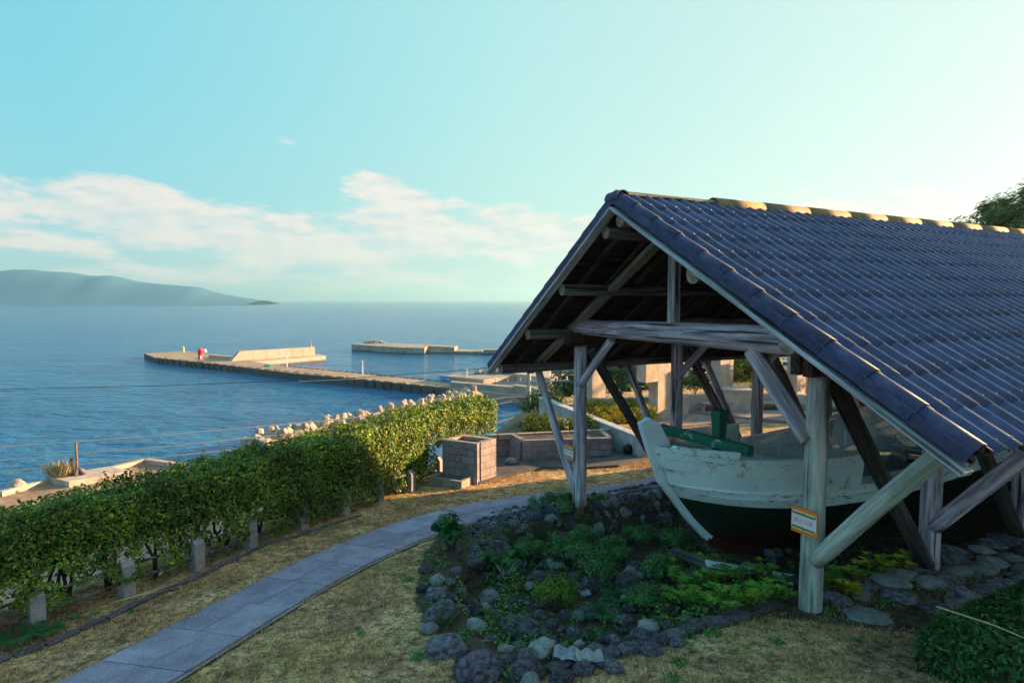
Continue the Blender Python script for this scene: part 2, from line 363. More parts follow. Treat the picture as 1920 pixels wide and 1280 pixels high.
M['ink_white'] = simple('white_lettering', (.8, .8, .8), (.85, .85, .85), 1, .6, 0, .01)
M['ink_pink'] = simple('red_lettering', (.72, .22, .26), (.78, .28, .32), 1, .6, 0, .01)
M['orange'] = simple('orange_board', (.80, .22, .015), (.88, .27, .02), 3, .5, .05, .005)
M['sheet'] = simple('white_sheet', (.66, .68, .70), (.76, .78, .80), 3, .5, .05, .005)
M['black'] = simple('black_ink', (.012, .012, .012), (.02, .02, .02), 3, .5, .05, .005)
M['ink_yellow'] = simple('yellow_stripe', (.62, .55, .05), (.70, .62, .08), 3, .5, .05, .005)
M['pole'] = simple('pole_concrete', (.33, .32, .31), (.47, .46, .44), 1.5, .85, .2, .01, fine=6)
M['wire_pale'] = simple('pale_wire', (.66, .6, .54), (.75, .7, .64), 1, .6, 0, .01)
M['wire_dark'] = simple('dark_wire', (.03, .03, .03), (.05, .05, .05), 1, .6, 0, .01)
M['post_grey'] = simple('post_concrete', (.24, .245, .26), (.38, .385, .39), 3, .9, .3, .01, fine=8, vary=.1)
M['steel'] = simple('steel', (.35, .36, .37), (.5, .5, .5), 4, .4, .1, .01, metal=.7)
M['rust'] = simple('rusty_iron', (.15, .07, .035), (.28, .14, .07), 5, .8, .4, .01)
M['bark'] = simple('bark', (.035, .027, .02), (.10, .078, .058), 8, .95, .8, .02, stretch=(1, 1, .25))
M['twig'] = simple('twig', (.05, .04, .03), (.11, .085, .06), 8, .95, .3, .01)
M['driftwood'] = wood('driftwood', (.20, .17, .14), (.42, .37, .32))
M['roof_red'] = simple('far_roof', (.30, .22, .17), (.40, .31, .25), 1, .8, .2, .02)
M['glass'] = simple('car_glass', (.02, .025, .03), (.03, .035, .04), 1, .1, 0, .01, spec=.6)
def leafmat(name, rough=.55, trans=.28, spec=.2):
    m, nt, b = new_mat(name); a = nt.nodes.new('ShaderNodeAttribute'); a.attribute_name = 'tint'
    nt.links.new(a.outputs['Color'], b.inputs['Base Color']); b.inputs['Roughness'].default_value = rough; b.inputs['Specular IOR Level'].default_value = spec
    t = nt.nodes.new('ShaderNodeBsdfTranslucent'); nt.links.new(scale_col(nt, a.outputs['Color'], 1.3), t.inputs[0])
    mx = nt.nodes.new('ShaderNodeMixShader'); mx.inputs[0].default_value = trans
    out = nt.nodes['Material Output']; nt.links.new(b.outputs[0], mx.inputs[1]); nt.links.new(t.outputs[0], mx.inputs[2]); nt.links.new(mx.outputs[0], out.inputs[0]); return m
M['leaf'] = leafmat('leaf'); M['leaf_gloss'] = leafmat('glossy_leaf', .42, .32, .28); M['grass'] = leafmat('dry_grass', .8, .2, .1)
def paint(name, c0, c1, under, peel=(.62, .66), rust=0.0, psc=5, pst=(1, 1, 3), rough=.5):
    m, nt, b = new_mat(name); n = tex(nt, 1.7, 6, .6); c = ramp(nt, n, (.35, c0), (.65, c1))
    gr = tex(nt, 2.2, 5, .7, (1, 1, .3)); c = mixc(nt, .18, c, ramp(nt, gr, (.3, .65), (.6, 1.0)), 'MULTIPLY')
    if rust:
        rn = tex(nt, 2.3, 6, .65, (1, 1, .55)); c = mixc(nt, math2(nt, 'MULTIPLY', ramp(nt, rn, (.57, 0.0), (.68, 1.0)), rust), c, (.33, .17, .045))
    pn = tex(nt, psc, 9, .72, pst, dist=.6); f = ramp(nt, pn, (peel[0], 0.0), (peel[1], 1.0)); c = mixc(nt, f, c, under)
    nt.links.new(c, b.inputs['Base Color']); b.inputs['Roughness'].default_value = rough
    bump(nt, b, math2(nt, 'SUBTRACT', math2(nt, 'MULTIPLY', n, .3), f), .5, .006); return m
M['hull_white'] = paint('white_hull_paint', (.68, .82, .92), (.78, .88, .95), (.07, .05, .05), (.635, .655), .9)
M['rail_white'] = paint('flaking_rail_paint', (.70, .83, .93), (.80, .89, .95), (.06, .045, .05), (.585, .605), .9, 6, (1, 1, 4))
M['stem_white'] = paint('stem_paint', (.66, .79, .93), (.76, .86, .95), (.30, .26, .12), (.72, .76), .3)
M['hull_green'] = paint('dark_green_paint', (.004, .020, .013), (.008, .031, .020), (.20, .20, .18), (.70, .72), 0, 7, (1, 1, 4))
M['hull_red'] = paint('dark_red_paint', (.045, .008, .007), (.075, .014, .012), (.05, .03, .03), (.7, .75))
M['beam_green'] = paint('flaking_green_paint', (.008, .12, .075), (.012, .16, .10), (.42, .46, .46), (.57, .61), 0, 3, (1, 1, .6))
M['bitt_green'] = paint('green_paint', (.008, .10, .065), (.012, .13, .085), (.22, .26, .25), (.70, .74), 0, 6, (1, 1, .6))

# ------------------------------------------------------------------ foliage helper
def cols(n, c0, c1, var=.25, yellow=0.0, yc=(.30, .24, .03)):
    t = rng.random((n, 1)); c = np.array(c0)*(1-t)+np.array(c1)*t; c = c*(1+var*(rng.random((n, 1))-.5)*2)
    if yellow:
        k = rng.random(n) < yellow; c[k] = np.array(yc)*(.7+.6*rng.random((k.sum(), 1)))
    return c
def leaves(name, P, Nrm, size, C, mat, par=None, aspect=.55, fold=.25, axis=None):
    P = np.asarray(P, float); n = len(P); size = np.broadcast_to(np.asarray(size, float), (n,))[:, None]
    Nn = Nrm+1e-6; Nn = Nn/np.linalg.norm(Nn, axis=1, keepdims=True)
    a = rng.normal(size=(n, 3)) if axis is None else axis+.25*rng.normal(size=(n, 3))
    a = a-(a*Nn).sum(1, keepdims=True)*Nn; a /= np.linalg.norm(a, axis=1, keepdims=True)+1e-9
    b = np.cross(Nn, a)
    h = size*.5; w = size*aspect*.5
    V = np.stack([P-a*h, P+b*w+Nn*w*fold-a*h*.1, P+a*h-Nn*h*.15, P-b*w+Nn*w*fold-a*h*.1], 1).reshape(-1, 3)
    i = np.arange(n)*4; T = np.stack([i, i+1, i+2, i, i+2, i+3], 1).reshape(-1, 3)
    return tri_obj(name, V, T, np.repeat(C, 4, axis=0), mat, par)
def tri_obj(name, V, T, C, mat, par=None):
    me = bpy.data.meshes.new(name); me.vertices.add(len(V)); me.vertices.foreach_set('co', np.asarray(V, np.float32).ravel())
    m = len(T); me.loops.add(3*m); me.loops.foreach_set('vertex_index', np.asarray(T, np.int32).ravel())
    me.polygons.add(m); me.polygons.foreach_set('loop_start', np.arange(0, 3*m, 3, dtype=np.int32)); me.polygons.foreach_set('loop_total', np.full(m, 3, np.int32))
    me.update(calc_edges=True)
    if C is not None:
        at_ = me.color_attributes.new('tint', 'FLOAT_COLOR', 'POINT'); at_.data.foreach_set('color', np.concatenate([C, np.ones((len(C), 1))], 1).astype(np.float32).ravel())
    me.materials.append(mat); o = bpy.data.objects.new(name, me); COL.objects.link(o); return parent(o, par)
def ball_pts(n, c, r, shell=.45, flat=0.0):
    d = rng.normal(size=(n, 3)); d /= np.linalg.norm(d, axis=1, keepdims=True); d[:, 2] = np.where(d[:, 2] < -flat, -d[:, 2], d[:, 2]) if flat >= 0 else d[:, 2]
    k = (1-shell*rng.random((n, 1))**1.5); return np.array(c)+d*k*np.array(r), d
def clumps(n, c, r, k, cs, shell=.6):
    """leaf points gathered round k clump centres inside an ellipsoid"""
    cc, cd = ball_pts(k, c, np.array(r)*.85, .7, 0); per = n//k; Ps = []; Ns = []
    for i in range(k):
        p, d = ball_pts(per, cc[i], np.array([cs, cs, cs*.75])*(.6+.8*rng.random()), shell, -1); Ps.append(p); Ns.append(d*.5+cd[i]*.5+np.array([0, 0, .35]))
    return np.concatenate(Ps), np.concatenate(Ns)
# ================================================================== SETTING
SEA = -32.0; DECK = -29.0
def grass_mat(soil=False):
    m, nt, b = new_mat('lawn_ground')
    a = tex(nt, .55, 4, .6, coord='World', rnd=False); c = ramp(nt, a, (.36, (.42, .23, .15)), (.48, (.74, .45, .26)), (.58, (.66, .43, .22)), (.72, (.40, .35, .15)))
    f = tex(nt, 30, 3, .75, coord='World', rnd=False); c = mixc(nt, .7, c, ramp(nt, f, (.36, .15), (.64, 1.35)), 'MULTIPLY')
    p = tex(nt, 1.7, 5, .7, coord='World', rnd=False); c = mixc(nt, ramp(nt, p, (.47, 0.0), (.62, .85)), c, (.22, .125, .085)); p2 = tex(nt, 8, 3, .7, coord='World', rnd=False); c = mixc(nt, .75, c, ramp(nt, p2, (.38, .22), (.58, 1.25)), 'MULTIPLY')
    if soil:
        at_ = nt.nodes.new('ShaderNodeAttribute'); at_.attribute_name = 'soil'; q = tex(nt, 7, 4, .7, coord='World', rnd=False)
        k = math2(nt, 'ADD', at_.outputs['Fac'], math2(nt, 'MULTIPLY', math2(nt, 'SUBTRACT', q, .5), .9)); sc = ramp(nt, q, (.35, (.045, .032, .026)), (.65, (.13, .095, .07)))
        c = mixc(nt, ramp(nt, k, (.44, 0.0), (.56, 1.0)), c, sc)
    nt.links.new(c, b.inputs['Base Color']); b.inputs['Roughness'].default_value = .95; b.inputs['Specular IOR Level'].default_value = .1
    bump(nt, b, math2(nt, 'ADD', f, p), .9, .03); return m
M['lawn'] = grass_mat(); M['lawn_soil'] = grass_mat(True)
def soil_attr(o):
    at_ = o.data.attributes.new('soil', 'FLOAT', 'POINT'); vals = []
    for v in o.data.vertices:
        u_, v_ = uv(v.co.x, v.co.y)
        if u_ < -6 or v_ < -5: vals.append(0.0); continue
        d = pdist(BEDSOIL, u_, v_)*(1 if inside(BEDSOIL, u_, v_) else -1); vals.append(sstep(-.3, .3, d))
    at_.data.foreach_set('value', vals)
M['bank'] = simple('bank_ground', (.14, .11, .06), (.26, .21, .13), .5, .95, .6, .1, fine=9, coord='World')
def water_mat():
    m, nt, b = new_mat('sea_water')
    b.inputs['Roughness'].default_value = .16; b.inputs['IOR'].default_value = 1.33
    big = tex(nt, .012, 4, .55, (1, 2.2, 1), 'World', rnd=False)
    c = ramp(nt, big, (.35, (.010, .105, .28)), (.65, (.018, .145, .35)))
    nt.links.new(c, b.inputs['Base Color']); b.inputs['Specular IOR Level'].default_value = .16
    w1 = tex(nt, .16, 4, .62, (1, 1.7, 1), 'World', dist=.3, rnd=False); w2 = tex(nt, .035, 3, .6, (1, 2.0, 1), 'World', rnd=False)
    h = math2(nt, 'ADD', w1, math2(nt, 'MULTIPLY', w2, 1.8)); bump(nt, b, h, 1.0, 1.9); return m
M['water'] = water_mat()
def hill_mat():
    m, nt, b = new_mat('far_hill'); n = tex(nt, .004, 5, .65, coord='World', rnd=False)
    c = ramp(nt, n, (.35, (.07, .17, .30)), (.65, (.078, .18, .315))); nt.links.new(c, b.inputs['Base Color']); b.inputs['Roughness'].default_value = 1; b.inputs['Specular IOR Level'].default_value = 0; return m  # blue of the distant haze is put into the hill's own colour
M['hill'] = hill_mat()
# sea: one sheet to the horizon, finer rings near
mb = MB(); mb.add([(-21000, -3000, SEA), (21000, -3000, SEA), (21000, 21500, SEA), (-21000, 21500, SEA)], [(0, 1, 2, 3)])
tag(mb.build('sea', M['water']), kind='structure')
# far headland across the water
prof = [(-900, 520), (-500, 512), (-250, 514), (-120, 509), (-40, 511), (0, 509), (30, 505), (62, 505), (95, 509), (130, 510), (150, 513), (180, 518), (200, 516), (215, 516.5), (232, 520), (260, 528), (300, 532), (345, 536), (375, 538), (400, 546), (415, 550), (440, 555), (470, 559.5), (500, 564)]
vs = []; fs = []; nr = 9
pts = []
for i in range(len(prof)-1):
    n = max(2, int(abs(prof[i+1][0]-prof[i][0])/5))
    for k in range(n):
        t = k/n; pts.append((prof[i][0]+(prof[i+1][0]-prof[i][0])*t, prof[i][1]+(prof[i+1][1]-prof[i][1])*t))
sm_ = [p[1] for p in pts]
for _ in range(6): sm_ = [sm_[0]]+[(sm_[i-1]+2*sm_[i]+sm_[i+1])/4 for i in range(1, len(sm_)-1)]+[sm_[-1]]
pts = [(p[0], q) for p, q in zip(pts, sm_)]
for i, (px, py) in enumerate(pts):
    for k in range(nr):
        t = k/(nr-1); Y = 3900+1400*t; cr = atd(px, py, 4600); hgt = max(.5, cr.z-SEA)
        s = sstep(0, .5, t)*(1-sstep(.5, 1, t)) if t != .5 else 1
        s = (sstep(0, .48, t) if t <= .5 else 1-sstep(.5, 1.0, t))
        nz = noise.fractal(Vector((px*.03, t*5, 3)), 1, 2, 5)*.025*(0 if abs(t-.5) < .02 else 1)
        d = ray(px, 560); vs.append((d[0]/d[1]*4600+(Y-4600)*d[0]/d[1]*.4, Y, SEA-2+(hgt+2)*max(0, s+nz*s)*(1 if 0 < k < nr-1 else 0)))
for i in range(len(pts)-1):
    for k in range(nr-1): fs.append((i*nr+k, (i+1)*nr+k, (i+1)*nr+k+1, i*nr+k+1))
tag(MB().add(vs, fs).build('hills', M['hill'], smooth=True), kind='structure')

# ---- lawn terrace, garden bed, bank below, lower terrace
HB = [(-8.6, 4.0), (-7.3, 6.0), (-6.39, 7.81), (-5.85, 8.96), (-5.26, 9.86), (-4.77, 10.91), (-4.29, 11.81), (-3.69, 12.75), (-3.16, 13.9), (-2.48, 14.9), (-1.95, 15.9)]
LAWN = [(-11, 1.5), (-10, 4.6), (-7.6, 8.6), (-6.0, 11.2), (-4.6, 13.8), (-3.1, 16.8), (-1.4, 18.9), (-.6, 19.15), (3.35, 19.85), (1.0, 25.6), (2.0, 31.5), (9, 34.5), (20, 35.5), (32, 34), (32, -12), (-14, -12)]
def grid_mesh(x0, x1, y0, y1, st, fz, keep):
    nx = int((x1-x0)/st)+1; ny = int((y1-y0)/st)+1; idx = {}; vs = []; fs = []
    def vid(i, j):
        if (i, j) not in idx:
            x, y = x0+i*st, y0+j*st; idx[(i, j)] = len(vs); vs.append((x, y, fz(x, y)))
        return idx[(i, j)]
    for i in range(nx-1):
        for j in range(ny-1):
            if keep(x0+(i+.5)*st, y0+(j+.5)*st): fs.append((vid(i, j), vid(i+1, j), vid(i+1, j+1), vid(i, j+1)))
    return MB().add(vs, fs)
def in_soil(x, y): return inside(BEDSOIL, *uv(x, y))
near = lambda x, y: -8 < x < 14 and 3.5 < y < 20
o = grid_mesh(-8.04, 14.04, 3.48, 20.04, .12, tz, lambda x, y: inside(LAWN, x, y) and not in_soil(x, y)).build('lawn', M['lawn_soil'], smooth=True); tag(o, kind='structure'); soil_attr(o)
o = grid_mesh(-8.04, 14.04, 3.48, 20.04, .12, tz, lambda x, y: inside(LAWN, x, y) and in_soil(x, y)).build('garden_bed', M['lawn_soil'], smooth=True); tag(o, kind='structure'); BEDO = o; soil_attr(o)
o = grid_mesh(-16, 34, -12, 36, .6, lambda x, y: tz0(x, y)-(1.0 if near(x, y) else .015), lambda x, y: inside(LAWN, x, y)).build('lawn_beyond', M['lawn'], smooth=True); o.name = 'ground'; tag(o, kind='structure')
TZ = -4.5
TER = [tuple(at(px, py, TZ))[:2] for px, py in ((-260, 985), (0, 932), (90, 905), (240, 876), (275, 867), (345, 877))]+[(-12, 29.6), (0, 31.5), (6, 33.5), (20, 37), (40, 40), (40, -14), (-45, -14), (-45, 16)]
def bz(x, y):
    if inside(LAWN, x, y): return -6
    z0 = tz0(x, y)-.3; d = pdist(LAWN, x, y)
    z = z0+(TZ-.02-z0)*sstep(.2, 5.5, d)
    if not inside(TER, x, y): z = min(z, TZ-.02)-1.25*pdist(TER, x, y)
    return max(z, SEA-2)+.12*noise.noise(Vector((x*.4, y*.4, 0)))*(1 if z > TZ+.2 else .05)
tag(grid_mesh(-60, 45, -14, 70, .9, bz, lambda x, y: not (inside(LAWN, x, y) and pdist(LAWN, x, y) > 1.2)).build('bank', M['bank'], smooth=True), kind='structure')
MB().prism([Vector((x, y, TZ)) for x, y in TER[:8]]+[Vector((x, y, TZ)) for x, y in ((-6, 20), (-9, 12), (-14, 5), (-45, -10), (-45, 16))], TZ-.4).build('lower_terrace', simple('terrace_concrete', (.26, .18, .115), (.42, .31, .21), .5, .9, .3, .03, fine=8, coord='World'))
tag(bpy.data.objects['lower_terrace'], kind='structure')

# ================================================================== HARBOUR
def poly(pxs, z): return [at(px, py, z) for px, py in pxs]
pier = empty('pier', at(560, 690, DECK), 'long concrete pier with dark fenders reaching out to the red light tower', 'pier')
top = poly([(270, 662.5), (341, 658), (436, 667), (476, 678), (540, 687), (601, 691), (700, 702), (826, 715), (846, 729), (700, 713.5), (555, 700), (386, 680.5), (292, 671)], DECK)
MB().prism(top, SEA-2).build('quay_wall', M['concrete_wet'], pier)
MB().prism([p+Vector((0, 0, .06)) for p in top], DECK-.35).build('deck', M['deck_sea'], pier)
n0, n1 = at(292, 671, DECK), at(846, 729, DECK); dv_ = (n1-n0); Ln = dv_.length; dn = dv_/Ln; nn = Vector((dn.y, -dn.x, 0)); nn = nn if nn.y < 0 else -nn
ang = math.atan2(dn.y, dn.x); M3 = Matrix.Rotation(ang, 3, 'Z')
fm = MB().box((0, 0, 0), (.9, .5, 2.3), M3).mesh('fender'); fm.materials.append(M['fender'])
k = 4.0
while k < Ln-2:
    o = bpy.data.objects.new('fender', fm); COL.objects.link(o); o.location = n0+dn*k+nn*.26+Vector((0, 0, -1.75+random.uniform(-.15, .15))); parent(o, pier); k += random.choice((4.4, 5.2, 6.6))
for k in range(24):                                             # low kerbs along the far edge
    a = at(540, 687, DECK).lerp(at(826, 715, DECK), (k+.1)/24); b = at(540, 687, DECK).lerp(at(826, 715, DECK), (k+.8)/24)
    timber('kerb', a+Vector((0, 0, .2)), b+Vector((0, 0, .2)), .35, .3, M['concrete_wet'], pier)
for k in range(30):
    a = n0.lerp(n1, (k+.12)/30)-nn*.4; b = n0.lerp(n1, (k+.82)/30)-nn*.4
    timber('kerb', a+Vector((0, 0, .2)), b+Vector((0, 0, .2)), .35, .3, M['ridge'], pier)
for k in range(13):
    p = n0.lerp(n1, (k+.5)/13)-nn*1.3; MB().lathe([(.28, 0), (.2, .12), (.2, .5), (.33, .6), (.33, .72), (.1, .78)], p+Vector((0, 0, .05)), 8).build('bollard', M['rust'], pier)
bw = empty('breakwater_wall', at(520, 670, DECK), 'tall pale concrete breakwater wall with sloped end beyond the pier', 'breakwater')
a, b = at(450, 676, DECK), at(591, 666.3, DECK); dd = (b-a).normalized(); pn = Vector((-dd.y, dd.x, 0)); pn = pn if pn.y > 0 else -pn
ht = 5.0; w3 = 3.4
L0 = a-dd*4.5
for k in range(6):                                              # cast in bays with open joints
    q0, q1 = a.lerp(b, k/6)+dd*.06, a.lerp(b, (k+1)/6)-dd*.06; qb = L0 if k == 0 else q0; hh = Vector((0, 0, ht+random.uniform(-.05, .05)))
    MB().add([qb, q1, q1+pn*w3, qb+pn*w3, q0+hh, q1+hh, q1+pn*w3+hh, q0+pn*w3+hh], [(0, 1, 5, 4), (1, 2, 6, 5), (2, 3, 7, 6), (3, 0, 4, 7), (4, 5, 6, 7), (3, 2, 1, 0)]).build('wall_bay', M['concrete_pale'], bw)
MB().prism(poly([(462, 679.5), (611, 667), (600, 663.5), (440, 674)], DECK-.1), SEA-2).build('apron', M['concrete_pale'], bw)
MB().box(b-dd*1.6+pn*1.6+Vector((0, 0, ht+.5)), (1.0, 1.0, 1.0), Matrix.Rotation(math.atan2(dd.y, dd.x), 3, 'Z')).lathe([(.16, 0), (.16, 1.6), (.3, 1.7), (.3, 2.2), (.0, 2.4)], b-dd*1.6+pn*1.6+Vector((0, 0, ht+.9)), 8).build('end_light', M['concrete_pale'], bw)
c0, c1 = at(393, 670.5, DECK), at(441, 675.5, DECK)
o = timber('low_parapet', c0+Vector((0, 0, .9)), c1+Vector((0, 0, .9)), 1.2, 1.8, M['concrete_pale'], None); tag(o, 'low pale parapet on the pier head right of the red tower', 'parapet')
lh = empty('light_tower', at(376, 674, DECK), 'red cylindrical harbour light tower standing on the pier head', 'lighthouse'); p = at(376, 674, DECK)
MB().lathe([(1.35, 0), (1.35, .5), (1.15, .55), (1.12, 4.9), (1.45, 5.0), (1.45, 5.25), (1.1, 5.3)], p, 24).build('tower', M['red'], lh, True)
MB().lathe([(.55, 5.3), (.55, 6.2), (.62, 6.25), (.3, 6.6), (.0, 6.65)], p, 14).build('lantern', M['red'], lh)
mb = MB()
for k in range(10):
    t = k*.628; mb.tube([p+Vector((1.38*math.cos(t), 1.38*math.sin(t), 5.25)), p+Vector((1.38*math.cos(t), 1.38*math.sin(t), 6.1))], .05, 5)
mb.tube([p+Vector((1.38*math.cos(t*.314), 1.38*math.sin(t*.314), 6.1)) for t in range(21)], .05, 5); mb.build('railing', M['red'], lh)
MB().box(p+Vector((.75, -.9, 1.3)), (.85, .25, 1.9), Matrix.Rotation(.65, 3, 'Z')).build('door', M['white'], lh)
ym = empty('marker_post', at(344, 660, DECK), 'small yellow marker post at the far corner of pier head', 'marker'); p = at(344, 660, DECK)
MB().lathe([(.75, 0), (.75, .5), (.6, .55), (.55, 2.6), (.7, 2.7), (.7, 3.0), (.25, 3.1), (.25, 3.8), (.0, 3.9)], p, 14).build('body', M['yellow'], ym)
def lamp_post(px, py, hpx, label):
    p = at(px, py, DECK); h = hpx*p.y/FPX; e = empty('lamp_post', p, label, 'lamp post', 'lamp posts along the pier')
    MB().tube([p, p+Vector((0, 0, h))], [.24, .15], 8).build('pole', M['white'], e)
    MB().lathe([(.5, 0), (.5, .35), (.3, .4)], p, 10).build('base', M['concrete_pale'], e)
    mb = MB(); mb.box(p+Vector((0, 0, h)), (1.3, .16, .12))
    mb.box(p+Vector((-.55, 0, h-.1)), (.5, .3, .2)).box(p+Vector((.55, 0, h-.1)), (.5, .3, .2)); mb.build('lamp_head', M['white'], e)
lamp_post(538, 688, 25.5, 'white lamp post on the pier in front of the breakwater wall')
lamp_post(680, 702.5, 27, 'white lamp post alone on the bare middle of the pier')
lamp_post(875.5, 718, 27, 'white lamp post behind the wall with blue banner')
gt = empty('tarpaulin', at(502, 687, DECK), 'green tarpaulin heap lying on the pier deck', 'tarpaulin'); p = at(502, 687.5, DECK)
mb = MB(); vs = [p+Vector((math.cos(t*.785)*2.6, math.sin(t*.785)*2.0, .05)) for t in range(8)]+[p+Vector((math.cos(t*.785)*1.5, math.sin(t*.785)*1.1, .8+.15*math.sin(t*2.1))) for t in range(8)]+[p+Vector((0, 0, 1.0))]
mb.add(vs, [(i, (i+1) % 8, (i+1) % 8+8, i+8) for i in range(8)]+[(i+8, (i+1) % 8+8, 16) for i in range(8)]); mb.build('sheet', simple('green_tarp', (.02, .22, .14), (.03, .30, .2), 1, .5, .2, .05), gt)
o = MB(); p = at(382, 661, DECK); o.box(p+Vector((0, 0, .9)), (3.0, 1.8, 1.1)).box(p+Vector((.2, 0, 1.75)), (1.9, 1.6, .7)); o = o.build('equipment_box', M['white']); tag(o, 'small white equipment hut behind the red light tower', 'hut')
# outer breakwater
ob = empty('outer_breakwater', at(760, 655, -27.6), 'low grey offshore breakwater with stepped right end', 'breakwater')
MB().prism(poly([(659, 645.3), (714, 642.2), (858, 647.5), (852, 651), (803, 648.5), (796, 652.2), (754, 651.3)], -27.6), SEA-2).build('main_block', M['concrete_sea'], ob)
MB().prism(poly([(796, 657), (902, 659.2), (908, 655.5), (812, 653)], -30.2), SEA-2).build('lower_block', M['concrete_sea'], ob)
MB().prism(poly([(902, 660), (925, 661), (1000, 662), (1000, 655), (904, 655)], -30.6), SEA-2).build('far_block', M['concrete_pale'], ob)
MB().prism(poly([(906, 655.5), (990, 656), (990, 654), (906, 653.5)], -28.6), -30.8).build('far_parapet', M['concrete_sea'], ob)
rp = empty('rubble_heap', at(703, 643, -27.6), 'heap of pale broken stone on the offshore breakwater', 'rubble')
def rock_mesh(name, seed, sub=3, amp=.22, sq=1.0):
    import bmesh
    bm = bmesh.new(); bmesh.ops.create_icosphere(bm, subdivisions=sub, radius=1)
    for v in bm.verts:
        d = v.co.normalized(); n = noise.fractal(d*1.1+Vector((seed*7.3, seed*3.1, 0)), 1, 2, 3); v.co = d*(1+amp*n)
        for ax in range(3):
            v.co[ax] = math.copysign(abs(v.co[ax])**sq, v.co[ax])
    me = bpy.data.meshes.new(name); bm.to_mesh(me); bm.free(); me.polygons.foreach_set('use_smooth', [True]*len(me.polygons)); return me
RK = [rock_mesh('stone', s, 3, .30) for s in range(7)]; RKS = [rock_mesh('small_stone', s+20, 2, .35) for s in range(5)]; RKF = []
for s in range(4):
    m_ = rock_mesh('rubble_stone', s+40, 1, .6); m_.polygons.foreach_set('use_smooth', [False]*len(m_.polygons)); m_.materials.append(M['rubble']); RKF.append(m_)
for lst, mat in ((RK, M['stone']), (RKS, M['stone'])):
    for m_ in lst: m_.materials.append(mat)
def variant(me, mat):
    key = me.name+mat.name
    if key not in VAR:
        c = me.copy(); c.materials.clear(); c.materials.append(mat); VAR[key] = c
    return VAR[key]
VAR = {}
def rock(me, loc, s, par, rot=None, name='stone', mat=None):
    o = bpy.data.objects.new(name, variant(me, mat) if mat else me); COL.objects.link(o); o.location = loc; o.scale = s if isinstance(s, (tuple, list)) else (s, s, s)
    o.rotation_euler = rot if rot else (random.uniform(-.3, .3), random.uniform(-.3, .3), random.uniform(0, 6.28)); return parent(o, par)
c = at(703, 643.4, -27.6)
for k in range(90):
    t = random.random()*6.28; r = random.random()**.6; h = 3.0*(1-r)*random.random()
    rock(random.choice(RKF), c+Vector((math.cos(t)*r*8, math.sin(t)*r*4, h+.2)), random.uniform(.4, .9), rp, (random.random()*6, random.random()*6, random.random()*6))
# quay at the pier root
qa = empty('banner_wall', at(866, 718, DECK), 'concrete harbour wall carrying the blue welcome banner', 'wall')
MB().prism(poly([(824, 704), (907, 711.3), (1000, 698.5), (918, 693)], -26.6), SEA-2).build('wall', M['concrete_sea'], qa)
MB().prism(poly([(844, 716), (963, 726), (1010, 730), (1010, 727), (963, 723), (848, 713.5)], -27.0), SEA-2).build('quay_front', M['concrete_sea'], qa)
tag(MB().prism(poly([(846, 729), (1080, 752), (1300, 742), (1080, 700), (912, 700), (826, 715)], DECK-.05), SEA-2).build('quay', M['deck_sea']), kind='structure')
MB().prism(poly([(963, 722), (1003, 727.5), (1003, 724.5), (966, 719.5)], -26.0), SEA-1).build('raised_section', M['concrete_sea'], qa)
qc = empty('quay_block', at(1000, 705, DECK), 'pale stepped concrete quay block seen behind utility pole', 'quay')
MB().prism(poly([(934, 696.5), (1029, 708), (1033, 694.5), (960, 690)], -26.0), SEA-2).build('upper_block', M['concrete_pale'], qc)
MB().prism(poly([(1005, 716), (1056, 722), (1056, 709), (1020, 706)], DECK+.3), SEA-2).build('lower_block', M['concrete_pale'], qc)
o = MB().prism(poly([(1030, 686.5), (1120, 688.5), (1120, 684.5), (1032, 683)], -28.4), SEA-2).build('far_quay', M['concrete_sea']); tag(o, 'grey far quay wall across harbour water, between pole and post', 'quay')
# welcome banner with its lettering
def text_obj(name, body, size, M4, mat, par):
    cu = bpy.data.curves.new(name, 'FONT'); cu.body = body; cu.size = size; cu.align_x = 'CENTER'; cu.align_y = 'CENTER'; cu.extrude = .002*size
    t = bpy.data.objects.new(name, cu); COL.objects.link(t); dg = bpy.context.evaluated_depsgraph_get(); me = bpy.data.meshes.new_from_object(t.evaluated_get(dg))
    bpy.data.objects.remove(t); bpy.data.curves.remove(cu); me.materials.clear(); me.materials.append(mat)
    o = bpy.data.objects.new(name, me); COL.objects.link(o); o.matrix_basis = M4; return parent(o, par)
ba, bb = at(824, 704, -26.6), at(907, 711.3, -26.6); bd = (bb-ba).normalized(); bn = Vector((bd.y, -bd.x, 0)); bn = bn if bn.y < 0 else -bn
bx0 = ba+bd*.6; wl = 5.1; bc = bx0+bd*wl/2+Vector((0, 0, -1.15))+bn*.06
bo = empty('banner', bc, 'blue welcome banner with white lettering on harbour wall', 'banner')
MB().box(bc, (wl, .06, 2.0), Matrix.Rotation(math.atan2(bd.y, bd.x), 3, 'Z')).build('board', M['blue'], bo)
mm = Matrix((( bd.x, 0, bn.x, 0), (bd.y, 0, bn.y, 0), (0, 1, 0, 0), (0, 0, 0, 1)))
text_obj('lettering', 'ようこそ利島へ', .82, Matrix.Translation(bc+bn*.06-bd*.2) @ mm, M['ink_white'], bo)

